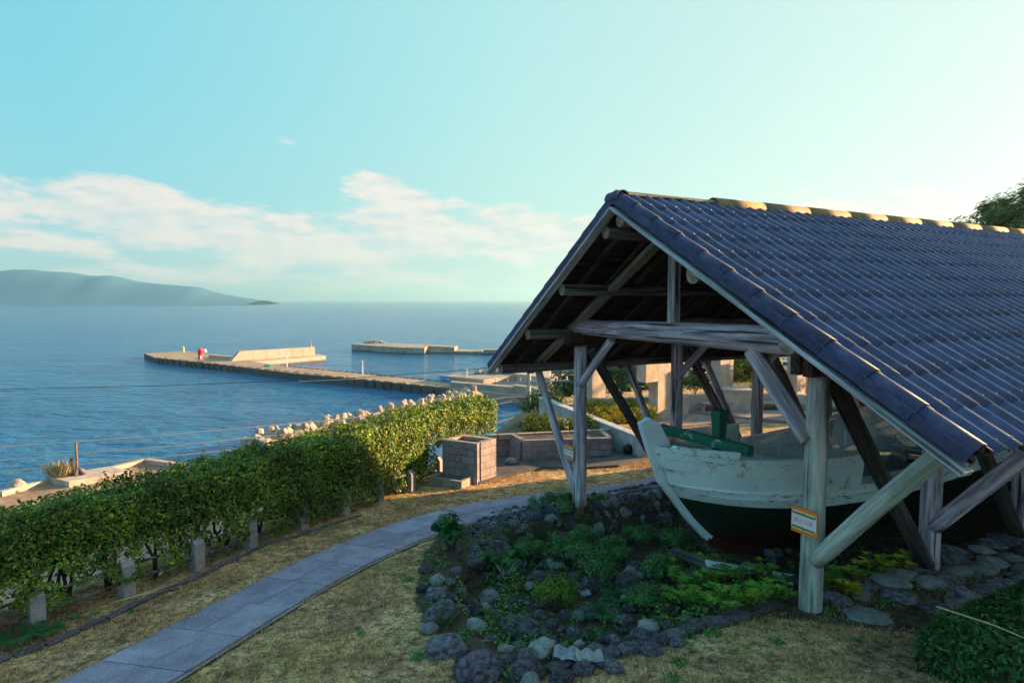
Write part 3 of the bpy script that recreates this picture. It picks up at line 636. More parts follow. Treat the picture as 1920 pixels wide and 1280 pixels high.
# concrete armour units
def tetra_mesh():
    mb = MB(); dirs = [Vector((1, 1, 1)), Vector((1, -1, -1)), Vector((-1, 1, -1)), Vector((-1, -1, 1))]
    for d in dirs:
        d = d.normalized(); mb.tube([d*-.15, d*.5, d*1.5, d*1.62], [.66, .60, .46, .36], 8)
    return mb.mesh('armour_unit')
tm = tetra_mesh(); tm.materials.append(M['tetra'])
def tet(p, s, label, group):
    o = bpy.data.objects.new('armour_block', tm); COL.objects.link(o); o.location = p; o.scale = (s, s, s); o.rotation_euler = (random.random()*6.3, random.random()*6.3, random.random()*6.3)
    tag(o, label, 'wave breaker', group); return o
A0, A1 = at(448, 852, SEA), at(865, 757, SEA); ad = (A1-A0).normalized(); an = Vector((-ad.y, ad.x, 0)); an = an if an.x > 0 else -an
LA = (A1-A0).length
for row in range(4):
    k = random.uniform(0, 1.5)
    while k < LA:
        off = row*2.6; h = (.0, 2.0, 3.6, 4.2)[row]
        if not (row == 0 and random.random() < .25):
            tet(A0+ad*k+an*(off+random.uniform(-.5, .5))+Vector((0, 0, h+random.uniform(-.4, .5))), random.uniform(1.6, 1.95), 'four legged concrete wave breaker heaped along shore beyond the hedge', 'wave breakers beyond the hedge')
        k += random.uniform(2.7, 3.6)
mb = MB(); mb.prism([A0-ad*1+an*4, A1+an*4, A1+an*12, A0+an*12], SEA-2)
mb.v = [(x, y, (SEA+2.2 if z > SEA-1 else z)) for x, y, z in mb.v]; tag(mb.build('seawall', M['concrete_sea']), 'concrete seawall footing under the heaped wave breakers', 'seawall')
for px, py, w_ in ((897, 702.5, 'leftmost, leaning'), (903, 700, 'second from left'), (911, 705, 'middle, lying low'), (926, 701, 'rightmost, upright'), (921, 705, 'second from right')): tet(atd(px, py, 249), 1.75, 'four legged concrete block behind the blue banner wall, '+w_, 'stored blocks behind banner wall')
for px, py, w_ in ((939, 697, 'farthest from the pole'), (957, 694.5, 'third from the pole'), (968, 695, 'second from the pole'), (976, 693, 'nearest the pole')): tet(atd(px, py, 250), 1.5, 'four legged concrete block on the quay, '+w_, 'stored blocks left of pole')
# ================================================================== BOAT SHED
shed = empty('boat_shed', W(0, 6.5, -.4), 'open log boat shed with dark tiled gable roof over the white boat', 'shed')
ZR = 5.60; SLL, SLR = .658, .5715; WLF, WRT = 4.653, 5.007; V0, V1 = 0.0, 14.6
def roof_z(u): return ZR-(SLL*-u if u < 0 else SLR*u)
SL_, SR_ = -2.854, 2.632; BV = [1.3+2.607*i for i in range(5)]
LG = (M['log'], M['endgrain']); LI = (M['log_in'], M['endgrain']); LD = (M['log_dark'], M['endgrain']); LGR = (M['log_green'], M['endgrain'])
def base_z(u, v):
    p = W(u, v, 0); return tz0(p.x, p.y)
for i, v in enumerate(BV):
    # posts
    fl, fr = i == 0, i == 0
    zl = -.5 if i == 0 else base_z(SL_, v)-.15
    log('post', W(SL_, v, zl+.16 if i == 0 else zl), W(SL_, v, 3.06), .145, .135, LG, shed, 18, 16)
    if i == 0: MB().lathe([(.12, 0), (.12, .22)], W(SL_, v, zl-.05), 16).build('post_foot', M['rust'], shed)
    log('post', W(SR_, v, base_z(SR_, v)-.2), W(SR_, v, 3.06), .145, .13, LGR if i == 0 else LG, shed, 18, 16)
    # tie beam
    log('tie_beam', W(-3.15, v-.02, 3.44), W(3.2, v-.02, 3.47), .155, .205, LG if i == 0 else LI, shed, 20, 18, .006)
    if i == 0:
        timber('king_post', W(0.0, v-.05, 3.62), W(0.0, v-.05, 5.1), .15, .15, M['timber'], shed)
    else:
        timber('king_post', W(0.0, v, 3.62), W(0.0, v, 5.1), .13, .13, M['rafter'], shed)
    # principal rafters
    mt = M['timber_olive'] if i == 0 else M['rafter']
    timber('principal_rafter', W(0, v-.12, roof_z(0)-.46), W(-4.85, v-.12, 2.30), .10, .19, mt, shed, (VX, VY, 0))
    timber('principal_rafter', W(0, v+.02, roof_z(0)-.48), W(4.5, v+.02, roof_z(4.5)-.46), .10, .19, M['rafter'], shed, (VX, VY, 0))
    # raking braces outside the posts
    log('outer_brace', W(-2.97, v-.02, -.2 if i else -.1), W(-4.62, v-.02, 2.33), .095, .085, LG, shed, 14, 12)
    log('outer_brace', W(2.70, v-.03, .68), W(4.30, v-.05, 2.62), .115, .105, LGR if i == 0 else LG, shed, 14, 12)
    # inner braces up to the tie beam
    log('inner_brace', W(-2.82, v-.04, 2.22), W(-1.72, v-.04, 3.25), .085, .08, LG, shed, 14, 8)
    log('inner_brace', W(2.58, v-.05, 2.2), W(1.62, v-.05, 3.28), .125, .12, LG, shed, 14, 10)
# longitudinal braces
for i in range(4):
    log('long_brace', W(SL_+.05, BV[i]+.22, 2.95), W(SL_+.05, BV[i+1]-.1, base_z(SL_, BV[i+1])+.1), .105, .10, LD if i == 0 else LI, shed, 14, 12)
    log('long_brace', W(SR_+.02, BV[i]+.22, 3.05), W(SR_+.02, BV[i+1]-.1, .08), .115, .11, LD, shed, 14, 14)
# paired wall plates
for s in (SL_, SR_):
    for du, v0 in ((-.13, 1.02), (.10, 1.06)):
        timber('wall_plate', W(s+du, v0-(.1 if du > 0 else 0), 3.185), W(s+du, 13.2, 3.185), .13, .26, M['brown'], shed)
# purlins
for u, z, r in ((-.37, 5.07, .10), (-1.70, 4.18, .105), (-3.02, 3.31, .105), (-4.30, 2.47, .105), (.0, 5.22, .10), (1.60, 4.33, .13), (3.09, 3.53, .125), (4.42, 2.80, .135)):
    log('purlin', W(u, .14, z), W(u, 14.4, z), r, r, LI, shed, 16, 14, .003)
# verge boards
for sgn, we in ((-1, WLF), (1, WRT)):
    sl = SLL if sgn < 0 else SLR
    p0, p1 = W(0, .02, ZR-.20), W(sgn*(we-.04), .02, roof_z(sgn*(we-.04))-.20)
    timber('verge_board', p0, p1, .045, .17, M['timber'], shed, (VX, VY, 0))
    timber('verge_batten', W(0, .07, ZR-.09), W(sgn*(we-.02), .07, roof_z(sgn*(we-.02))-.09), .05, .06, M['rafter'], shed, (VX, VY, 0))
# common rafters under the boards
v = .55
while v < 14.4:
    for sgn, we in ((-1, WLF), (1, WRT)):
        timber('rafter', W(sgn*.05, v, ZR-.205), W(sgn*(we-.12), v, roof_z(sgn*(we-.12))-.175), .06, .10, M['rafter'], shed, (VX, VY, 0))
    v += .62
# boards added across the far end to stop sun passing under the roof
uu = -4.35
while uu < 4.7:
    q = W(uu, 13.5, 0); timber('sun_block_board', W(uu, 13.5, tz0(q.x, q.y)-.3), W(uu, 13.5, roof_z(uu)-.24), .19, .025, M['rafter'], shed, (VX, VY, 0)); uu += .195
# roof: boards, tiles, caps
roof = MB()
for sgn, we in ((-1, WLF), (1, WRT)):
    roof.add([W(sgn*.02, .1, ZR-.045), W(sgn*(we-.05), .1, roof_z(we*sgn-.05*sgn)-.045), W(sgn*(we-.05), 14.5, roof_z(we*sgn-.05*sgn)-.045), W(sgn*.02, 14.5, ZR-.045)], [(0, 1, 2, 3) if sgn < 0 else (3, 2, 1, 0)])
roofo = roof.build('roof', simple('roofing_felt', (.02, .02, .022), (.035, .035, .038), 3, .9, .2, .01), shed)
for sgn, we in ((-1, WLF), (1, WRT)):
    n = 34; ang_ = math.atan(SLL if sgn < 0 else SLR); Ls = we/math.cos(ang_)
    for k in range(n):
        uu = sgn*(.04+(we-.1)*(k+.5)/n); zz = roof_z(uu)-.085
        timber('roof_board', W(uu, .12, zz), W(uu, 14.48, zz), (Ls/n)-.012, .022, M['deck'], roofo, (0, 0, 1) if False else (sgn*math.sin(ang_)*UX, sgn*math.sin(ang_)*UY, math.cos(ang_)))
NC = 11; TW = .24; NCOL = 60
def tile_profile(n=8):
    pr = []
    for k in range(n+1):
        x = k/n; pr.append((x*TW, .058*(.5+.5*math.cos(2*math.pi*x))**1.2))
    return pr
def tile_geo(L, lift=.007):
    pr = tile_profile(); n = len(pr); vs = []; fs = []
    ys = [(0, 0), (L*.5, lift*.5), (L, lift)]
    for y, h in ys: vs += [(x, y, z+h) for x, z in pr]
    for r in range(2):
        for k in range(n-1): fs.append((r*n+k+1, r*n+k, (r+1)*n+k, (r+1)*n+k+1))
    b = len(vs); vs += [(x, L-.004, z+lift-.018) for x, z in pr]
    for k in range(n-1): fs.append((2*n+k+1, 2*n+k, b+k, b+k+1))
    return vs, fs
def slope_mat(sgn, v, s):       # tile frame: x along the ridge, y down the slope, z out of it
    sl = SLL if sgn < 0 else SLR; a = math.atan(sl); d = Vector((sgn*UX*math.cos(a), sgn*UY*math.cos(a), -math.sin(a)))
    X = Vector((VX, VY, 0)); Z = X.cross(d); Z = Z if Z.z > 0 else -Z
    p = W(sgn*s*math.cos(a), v, ZR-s*math.sin(a)); 
    return Matrix(((X.x, d.x, Z.x, p.x), (X.y, d.y, Z.y, p.y), (X.z, d.z, Z.z, p.z), (0, 0, 0, 1)))
LR = WRT/math.cos(math.atan(SLR)); LLf = WLF/math.cos(math.atan(SLL)); EX = LR/NC
tvs, tfs = tile_geo(EX+.05); tme = MB().add(tvs, tfs).mesh('roof_tile'); tme.materials.append(M['tile_lit_crest']); crest_vals = [((.5+.5*math.cos(2*math.pi*k/8))**1.2) for k in range(9)]*4; tme.attributes.new('crest', 'FLOAT', 'POINT').data.foreach_set('value', crest_vals); tme.polygons.foreach_set('use_smooth', [i < 16 for i in range(len(tfs))])
allt = [(c, r) for c in range(NCOL) for r in range(NC)]
def tdist(c, r):
    p = slope_mat(1, .16+c*TW, r*EX+.2).translation; return (p-Vector(EYE)).length
allt.sort(key=lambda t: tdist(*t)); rest = MB(); bolts = MB()
for i, (c, r) in enumerate(allt):
    m4 = slope_mat(1, .14+c*TW, r*EX) @ Matrix.Translation((0, 0, random.uniform(-.0015, .0015))) @ Matrix.Rotation(random.uniform(-.003, .003), 4, 'Z')
    if i < 300:
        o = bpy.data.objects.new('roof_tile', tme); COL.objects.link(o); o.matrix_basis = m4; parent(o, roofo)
    else: rest.add([m4 @ Vector(v_) for v_ in tvs], tfs)
    bp = m4 @ Vector((.005, EX-.05, .058+.006))
    bolts.lathe([(.009, -.006), (.009, .005), (.004, .010)], bp, 6)
o = rest.build('far_tiles', M['tile_lit_crest'], roofo, True); tag(o, kind='stuff'); o.data.attributes.new('crest', 'FLOAT', 'POINT').data.foreach_set('value', crest_vals*(len(o.data.vertices)//36))
o = bolts.build('tile_bolts', M['bolt'], roofo); tag(o, kind='stuff')
lt = MB(); EXL = LLf/NC
for c in range(NCOL):
    for r in range(NC):
        if 6 <= c <= 11 and r in (3, 4, 6) and random.random() < .45: continue
        m4 = slope_mat(-1, .14+c*TW, r*EXL); lt.add([m4 @ Vector(v_) for v_ in tvs], [f[::-1] for f in tfs])
o = lt.build('seaward_tiles', M['tile'], roofo, True); tag(o, kind='stuff')
def half_round(p0, p1, r0, r1, a0, a1, n, mat, name, par, upv, th=.014):
    """a cap tile: an arc of given angles swept from p0 to p1"""
    p0, p1 = Vector(p0), Vector(p1); d = (p1-p0).normalized(); up = Vector(upv); side = d.cross(up).normalized(); up = side.cross(d).normalized()
    vs = []; fs = []
    for p, r in ((p0, r0), (p1, r1)):
        for rr in (r, r-th):
            for k in range(n+1):
                a = a0+(a1-a0)*k/n; vs.append(p+side*math.cos(a)*rr+up*math.sin(a)*rr)
    m = n+1
    for k in range(n):
        fs.append((k, k+1, 2*m+k+1, 2*m+k)); fs.append((m+k+1, m+k, 3*m+k, 3*m+k+1)); fs.append((k+1, k, m+k, m+k+1)); fs.append((2*m+k, 2*m+k+1, 3*m+k+1, 3*m+k))
    fs.append((0, 2*m, 3*m, m)); fs.append((n, m+n, 3*m+n, 2*m+n))
    o = MB().add(vs, fs).build(name, mat, par); return o
rc = [2.10]
while rc[-1] < 14.5: rc.append(rc[-1]+1.148)
for a, b in zip(rc[:-1], rc[1:]):
    o = half_round(W(0, a-.06, ZR-.032), W(0, b, ZR-.036), .146, .1445, -.15, math.pi+.15, 12, M['ridge'], 'ridge_tile', roofo, (0, 0, 1)); 
    o.data.polygons.foreach_set('use_smooth', [True]*len(o.data.polygons))
timber('ridge_batten', W(0, .05, ZR+.035), W(0, 2.1, ZR+.035), .13, .05, M['timber_olive'], roofo)
for sgn, we, Lx in ((1, WRT, LR), (-1, WLF, LLf)):
    for r in range(NC):
        m0 = slope_mat(sgn, .085, r*Lx/NC-.03); m1 = slope_mat(sgn, .085, (r+1)*Lx/NC); upz = m0.to_3x3() @ Vector((0, 0, 1))
        o = half_round(m0 @ Vector((0, 0, -.01)), m1 @ Vector((0, 0, .006)), .088, .091, -.3, math.pi+.3, 10, M['tile'], 'verge_cap', roofo, upz); o.data.polygons.foreach_set('use_smooth', [True]*len(o.data.polygons))
        # flat drip leg of each verge cap, on the gable side
        m0b = slope_mat(sgn, -.012, r*Lx/NC-.02); m1b = slope_mat(sgn, -.012, (r+1)*Lx/NC)
        timber('verge_leg', m0b @ Vector((0, 0, -.055)), m1b @ Vector((0, 0, -.043)), .02, .12, M['tile'], roofo, upz)
# apex cap over the gable
half_round(W(-.16, .085, ZR-.06), W(.16, .085, ZR-.06), .125, .125, -.2, math.pi+.2, 10, M['tile'], 'apex_cap', roofo, (0, 0, 1))

# ---- warning signs on the posts
def warn_sign(c, right, nrm, w, h, label):
    c = Vector(c); right = Vector(right).normalized(); nrm = Vector(nrm).normalized(); up = Vector((0, 0, 1))
    e = empty('warning_sign', c, label, 'sign', 'overhead warning signs on the posts')
    R3 = Matrix(((right.x, nrm.x, up.x), (right.y, nrm.y, up.y), (right.z, nrm.z, up.z)))
    P = lambda a, b, d: c+right*a+up*b+nrm*d
    MB().box(P(0, 0, 0), (w, .018, h), R3).build('board', M['orange'], e)
    MB().box(P(0, 0, .011), (w*.965, .006, h*.72), R3).build('sheet', M['sheet'], e)
    for sy in (.27, -.27):
        st = MB().box(P(0, sy*h, .016), (w*.90, .004, h*.085), R3).build('stripe_band', M['ink_yellow'], e)
        mb = MB()
        for k in (-1, 1): mb.box(P(0, sy*h+k*h*.024, .0195), (w*.90, .003, h*.016), R3)
        n = 15
        for k in range(n):
            x = (k-(n-1)/2)/n*w*.88; q = [P(x-.004-.01, sy*h-h*.02, .0205), P(x+.004-.01, sy*h-h*.02, .0205), P(x+.004+.01, sy*h+h*.02, .0205), P(x-.004+.01, sy*h+h*.02, .0205)]
            mb.add(q, [(0, 1, 2, 3)])
        mb.build('stripes', M['black'], st)
    m4 = Matrix(((right.x, up.x, nrm.x, 0), (right.y, up.y, nrm.y, 0), (right.z, up.z, nrm.z, 0), (0, 0, 0, 1)))
    text_obj('lettering', '頭上注意', w*.185, Matrix.Translation(P(0, 0, .017)) @ m4, M['ink_pink'], e)
    mb = MB()
    for a in (-.46, 0, .46):
        for b in (-.33, .33):
            mb.box(P(a*w, b*h, .018), (.009, .006, .009), R3)
    mb.build('screws', M['black'], e)
nv = (-VX, -VY, 0)
warn_sign(W(SR_-.005, 1.3-.165, 1.18), (UX, UY, 0), nv, .37, .33, 'orange framed overhead warning sign on the nearest green post')
warn_sign(W(SL_-.16, 1.3-.165, .78), (UX, UY, 0), nv, .36, .30, 'smaller looking orange warning sign tied to far left brace')

# ================================================================== BOAT
boat = empty('fishing_boat', W(0, 5, -.6), 'old wooden fishing boat with flaking white paint and dark green hull', 'boat')
def Wb(p): return W(p[0], p[1], p[2])
def ex(t, t0, k): return max(0.0, 1-math.exp(-max(0, t-t0)/k))
def sheer(t): return .70 if t < 1 else (.74-.15*math.sin(min(1, (t-1.2)/8.0)*math.pi)+.12*max(0, (t-6)/4))
def stem_t(z):
    zs = [(-.62, 3.4), (-.4, 2.75), (-.12, 2.08), (.28, 1.67), (.7, 1.30), (.97, 1.06), (1.5, .83), (1.8, .72)]; t0 = zs[0][1]
    for (za, ta), (zb, tb) in zip(zs[:-1], zs[1:]):
        if za <= z <= zb: return ta+(tb-ta)*(z-za)/(zb-za)
        if z > zb: t0 = tb
    return t0
def half(t, z):
    """half breadth of the hull at station t and height z"""
    # stem line: t at which the hull starts for this height
    t0 = stem_t(z)
    full = 1.33 if z > .55 else 1.33*max(.05, ((z+.64)/1.19))**.55
    s = full*ex(t, t0, .78+.35*max(0, .8-z)) + .10*max(0, z-.7)*ex(t, t0, .5)
    return s*(1-.10*sstep(8, 12, t))
TS = [.72+(12.4-.72)*(i/60)**1.35 for i in range(61)]
def strake(name, zlo, zhi, mat, par, t0=.7, t1=12.4, th=.03, nz=3, sides=(1, -1), off=0.0):
    for sg in sides:
        vs = []; fs = []
        n = 46; st = []
        for k in range(nz+1):                                   # every row starts on the raked stem line
            zz = zlo(1.4)+(zhi(1.4)-zlo(1.4))*k/nz; st.append(max(t0, stem_t(zz)+.06))
        for i in range(n):
            f = (i/(n-1))**1.6
            for inner in (0, 1):
                for k in range(nz+1):
                    t = st[k]+(t1-st[k])*f; a, b = zlo(t), zhi(t); z = a+(b-a)*k/nz; h_ = max(.012, half(t, z)+off*min(1, .25+i/6)-(th if inner else 0)); vs.append(W(sg*h_, t, z))
        m = nz+1; m2 = 2*m
        for i in range(n-1):
            for k in range(nz):
                f = (i*m2+k, (i+1)*m2+k, (i+1)*m2+k+1, i*m2+k+1); g = (i*m2+m+k, i*m2+m+k+1, (i+1)*m2+m+k+1, (i+1)*m2+m+k)
                fs += [f, g] if sg > 0 else [f[::-1], g[::-1]]
            f = (i*m2+nz, (i+1)*m2+nz, (i+1)*m2+m+nz, i*m2+m+nz); g = (i*m2, i*m2+m, (i+1)*m2+m, (i+1)*m2)
            fs += [f, g] if sg > 0 else [f[::-1], g[::-1]]
        for i in (0, n-1): fs.append(tuple([i*m2+k for k in range(m)]+[i*m2+m+k for k in range(nz, -1, -1)]))
        MB().add(vs, fs).build(name, mat, par)
keelz = lambda t: -.62
S = sheer
strake('bottom_planking', lambda t: -.62, lambda t: .02, M['hull_red'], boat, .5, 12.4, .03, 6)
strake('side_planking', lambda t: .02, lambda t: .36+.15*(S(t)-.6), M['hull_green'], boat, .5, 12.4, .03, 3, off=.004)
strake('side_planking', lambda t: .365+.15*(S(t)-.6), lambda t: S(t)+.02, M['hull_green'], boat, .5, 12.4, .03, 3, off=.010)
strake('rub_rail', lambda t: S(t)-.01, lambda t: S(t)+.125, M['rail_white'], boat, .5, 12.4, .12, 2, off=.10)
strake('rub_rail', lambda t: S(t)+.13, lambda t: S(t)+.235, M['rail_white'], boat, .5, 12.4, .09, 2, off=.055)
BT = 4.25
strake('bow_plank', lambda t: S(t)+.235, lambda t: S(t)+.50, M['hull_white'], boat, .5, BT, .035, 2, off=.012)
strake('bow_plank', lambda t: S(t)+.503, lambda t: S(t)+.74, M['hull_white'], boat, .5, BT, .035, 2, off=.014)
strake('gunwale', lambda t: S(t)+.70, lambda t: S(t)+.81, M['rail_white'], boat, .5, BT, .11, 1, off=.05)
strake('bow_cheek', lambda t: S(t)+.815, lambda t: S(t)+.93, M['rail_white'], boat, .5, 1.72, .09, 1, off=.035)
strake('bulwark', lambda t: S(t)+.235, lambda t: S(t)+.20+.04*max(0, t-4)+.25, M['hull_white'], boat, BT+.05, 9.2, .04, 2, sides=(-1,), off=.0)
strake('bulwark_cap', lambda t: S(t)+.45+.04*max(0, t-4), lambda t: S(t)+.50+.04*max(0, t-4), M['rail_white'], boat, BT+.05, 9.2, .12, 1, sides=(-1,), off=.03)
strake('covering_board', lambda t: S(t)+.235, lambda t: S(t)+.262, M['rail_white'], boat, BT+.02, 12.2, .34, 1, sides=(1,), off=.05)
# inside lining and floor
strake('lining', lambda t: .12, lambda t: S(t)+.22, M['hull_white'], boat, 2.4, 12.2, .02, 3, off=-.06)
vs = []; ts = [t for t in TS if 1.75 < t < 9.2]
for t in ts: vs += [W(half(t, .16)*-.94, t, .17), W(half(t, .16)*.94, t, .17)]
MB().add(vs, [(2*i, 2*i+1, 2*i+3, 2*i+2) for i in range(len(ts)-1)]).build('floor_boards', M['timber'], boat)
vs = []; ts = [t for t in TS if 1.0 < t < 3.2]
for t in ts: vs += [W(half(t, 1.1)*-.97, t, S(t)+.60), W(half(t, 1.1)*.97, t, S(t)+.60)]
MB().add(vs, [(2*i, 2*i+1, 2*i+3, 2*i+2) for i in range(len(ts)-1)]).build('foredeck', M['hull_white'], boat)
# bulkhead aft, and its boards
for k in range(5):
    z0 = .18+.21*k; timber('bulkhead_board', W(-1.30, 9.2, z0+.105), W(1.36, 9.2, z0+.105), .04, .205, M['hull_white'], boat, (VX, VY, 0))
timber('bulkhead_cap', W(-1.36, 9.2, 1.26), W(1.40, 9.2, 1.26), .10, .05, M['rail_white'], boat, (VX, VY, 0))
timber('bulkhead_post', W(-.75, 9.12, .2), W(-.85, 9.12, 1.62), .09, .12, M['hull_white'], boat)
for k in range(4): timber('frame_rib', W(-1.22, 5.4+k*1.1, .2), W(-1.27, 5.4+k*1.1, 1.0), .06, .05, M['hull_white'], boat)
# stem: a thick curved plank
line = [(.60, 2.03), (.66, 1.88), (.80, 1.52), (1.03, 1.0), (1.27, .72), (1.62, .30), (2.02, -.10), (2.12, -.18)]
vs = []; fs = []
wd = [.17, .30, .37, .40, .40, .40, .35, .24]
for i, (t, z) in enumerate(line):
    a = line[max(0, i-1)]; b = line[min(len(line)-1, i+1)]; d = Vector((b[0]-a[0], b[1]-a[1])).normalized(); nx, nz = -d.y, d.x
    if nx < 0: nx, nz = -nx, -nz
    hw = .075 if i else .06
    for s, q in ((-.035, -1), (-.035, 1), (wd[i], 1), (wd[i], -1)): vs.append(W(q*hw*(1 if s > 0 else .75), t+nx*s, z+nz*s))
for i in range(len(line)-1):
    for k in range(4): fs.append((i*4+k, i*4+(k+1) % 4, (i+1)*4+(k+1) % 4, (i+1)*4+k))
fs += [(3, 2, 1, 0), (28, 29, 30, 31)]
MB().add(vs, fs).build('stem', M['stem_white'], boat)
# keel
kl = [(2.05, -.16), (2.5, -.42), (3.2, -.60), (4.2, -.68), (12, -.70)]; vs = []; fs = []
for t, z in kl: vs += [W(-.06, t, z-.06), W(.06, t, z-.06), W(.06, t+.05, z+.12), W(-.06, t+.05, z+.12)]
for i in range(len(kl)-1):
    for k in range(4): fs.append((i*4+k, i*4+(k+1) % 4, (i+1)*4+(k+1) % 4, (i+1)*4+k))
fs += [(3, 2, 1, 0)]
MB().add(vs, fs).build('keel', M['hull_red'], boat)
timber('cross_beam', W(-.98, 1.86, 1.62), W(.93, 2.06, 1.60), .15, .16, M['beam_green'], boat, (0, 0, 1))
mb = MB()
vs = []
for z, s in ((1.2, .075), (1.66, .078), (2.02, .098), (2.10, .10), (2.115, .085)):
    vs += [W(.10+a*s, 2.22+b*s, z) for a, b in ((-1, -1), (1, -1), (1, 1), (-1, 1))]
for i in range(4):
    for k in range(4): fs_ = (i*4+k, i*4+(k+1) % 4, (i+1)*4+(k+1) % 4, (i+1)*4+k); mb.f.append(fs_); mb.m.append(0)
mb.v = [tuple(v_) for v_ in vs]; mb.f += [(16, 17, 18, 19)]; mb.m += [0]; mb.build('mooring_bitt', M['bitt_green'], boat)
timber('hatch_coaming', W(-.5, 1.35, 1.50), W(-.12, 1.15, 1.54), .06, .09, M['log_in'], boat)
timber('breast_hook', W(-.42, 1.28, 1.62), W(-.05, .95, 1.70), .12, .07, M['hull_white'], boat)
# chocks and planks under the bow
log('keel_chock', W(-.45, 1.75, -.52), W(.65, 1.95, -.52), .10, .10, LI, boat, 12, 5)
o = timber('loose_plank', W(.35, 1.75, -.40), W(1.35, 3.35, -.66), .20, .05, M['rail_white'], None); tag(o, 'narrow weathered white plank lying under the bow', 'plank')
o = timber('loose_plank', W(1.2, 3.4, -.66), W(1.75, 4.0, -.64), .14, .04, M['rail_white'], None); tag(o, 'short pale board on the dark ground behind the green post', 'plank')
# ================================================================== HEDGE AND FENCE
def gz(x, y): return tz(x, y)
HP = HB[:-1]+[(-1.75, 16.4), (-.5, 17.75)]
def along(poly_, s):
    for (x0, y0), (x1, y1) in zip(poly_[:-1], poly_[1:]):
        l = math.hypot(x1-x0, y1-y0)
        if s <= l: t = s/l; return x0+(x1-x0)*t, y0+(y1-y0)*t, (x1-x0)/l, (y1-y0)/l
        s -= l
    return x1, y1, (x1-x0)/l, (y1-y0)/l
HL = sum(math.hypot(b[0]-a[0], b[1]-a[1]) for a, b in zip(HP[:-1], HP[1:]))
hedge = empty('hedge', (-5.2, 10.9, -.6), 'long clipped evergreen hedge running beside the lawn path above the sea', 'hedge')
HW = 1.15; HTOP = 1.05
def hedge_pts(n, inner=False):
    P = np.zeros((n, 3)); Nn = np.zeros((n, 3)); k = 0
    while k < n:
        s = random.random()*HL; x, y, dx, dy = along(HP, s); lx, ly = -dy, dx        # left of travel = back of the hedge
        f = s/HL; zb = -.15-.35*f if s < 9 else -.62; bottom = gz(x, y)+(.20 if s < 8.2 else .10)
        if s > HL-2.6: bottom = .08
        q = random.random(); c = abs(random.gauss(0, .07)) if not inner else random.random()*.4
        if q < .36: o_, z, nx = random.uniform(-.05, HW), HTOP-c, (0, 1)
        elif q < .88:
            z = bottom+(HTOP-bottom)*random.random()**.85; o_ = c-.10; nx = (-1, .15)
            # lower front of the shaded length thins out between the stems
            if s < 8.2 and z < bottom+.55:
                hole = noise.noise(Vector((s*3.6, z*2.6, 4)))
                if hole > .08+(z-bottom-.2)*.6: continue
        else: z = bottom+(HTOP-bottom)*random.random(); o_ = HW-c; nx = (1, .15)
        # rounded shoulders and an uneven skin
        e = max(0, z-(HTOP-.22)); o_ = o_+e*.55 if o_ < HW/2 else o_-e*.5
        w = noise.noise(Vector((s*1.6, z*1.8, o_*1.6)))*.13+noise.noise(Vector((s*5, z*5, o_*5)))*.05
        px_, py_ = x+lx*o_+(-lx*w if nx[0] < 0 else 0), y+ly*o_+(-ly*w if nx[0] < 0 else 0)
        pz = z+(w*.7 if nx[1] == 1 else 0)
        P[k] = (px_, py_, pz); Nn[k] = (lx*nx[0]+random.gauss(0, .55), ly*nx[0]+random.gauss(0, .55), nx[1]+.35+random.gauss(0, .5)); k += 1
    return P, Nn
P, Nn = hedge_pts(80000)
P2 = []; N2 = []
for k in range(330):                                            # stray shoots above the clipped top
    s = random.random()*HL; x, y, dx, dy = along(HP, s); o_ = random.uniform(.05, HW-.1); h_ = random.uniform(.04, .20); lxx, lyy = random.gauss(0, .25), random.gauss(0, .25)
    for j in range(9): t = j/8; P2.append((x-dy*o_+lxx*h_*t+random.gauss(0, .012), y+dx*o_+lyy*h_*t+random.gauss(0, .012), HTOP+h_*t)); N2.append((random.gauss(0, 1), random.gauss(0, 1), .6))
P = np.concatenate([P, np.array(P2)]); Nn = np.concatenate([Nn, np.array(N2)]); cc = cols(len(P), (.03, .115, .032), (.27, .345, .038), .4, .06, (.56, .44, .05))
tone = np.array([.82+.55*noise.noise(Vector((p[0]*1.3, p[1]*1.3, p[2]*1.6)))+.3*noise.noise(Vector((p[0]*4, p[1]*4, p[2]*4))) for p in P]); cc *= np.clip(tone, .35, 1.5)[:, None]
leaves('foliage', P, Nn, .036+.052*rng.random(len(P))**1.4, cc, M['leaf_gloss'], hedge, .55)
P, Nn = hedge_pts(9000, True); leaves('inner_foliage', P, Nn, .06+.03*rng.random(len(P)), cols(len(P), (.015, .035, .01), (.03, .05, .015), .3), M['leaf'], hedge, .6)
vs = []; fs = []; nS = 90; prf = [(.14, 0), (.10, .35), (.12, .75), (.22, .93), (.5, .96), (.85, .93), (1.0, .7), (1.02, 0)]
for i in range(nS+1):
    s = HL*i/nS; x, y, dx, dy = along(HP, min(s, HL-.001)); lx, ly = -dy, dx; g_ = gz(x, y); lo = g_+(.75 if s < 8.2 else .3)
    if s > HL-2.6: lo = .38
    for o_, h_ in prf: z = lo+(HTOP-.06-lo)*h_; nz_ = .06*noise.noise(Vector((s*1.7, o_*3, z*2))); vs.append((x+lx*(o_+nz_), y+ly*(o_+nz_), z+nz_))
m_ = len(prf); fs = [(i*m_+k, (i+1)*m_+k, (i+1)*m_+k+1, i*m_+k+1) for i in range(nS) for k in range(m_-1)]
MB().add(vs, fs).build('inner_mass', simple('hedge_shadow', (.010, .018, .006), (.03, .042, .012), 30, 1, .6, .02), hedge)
s = .5
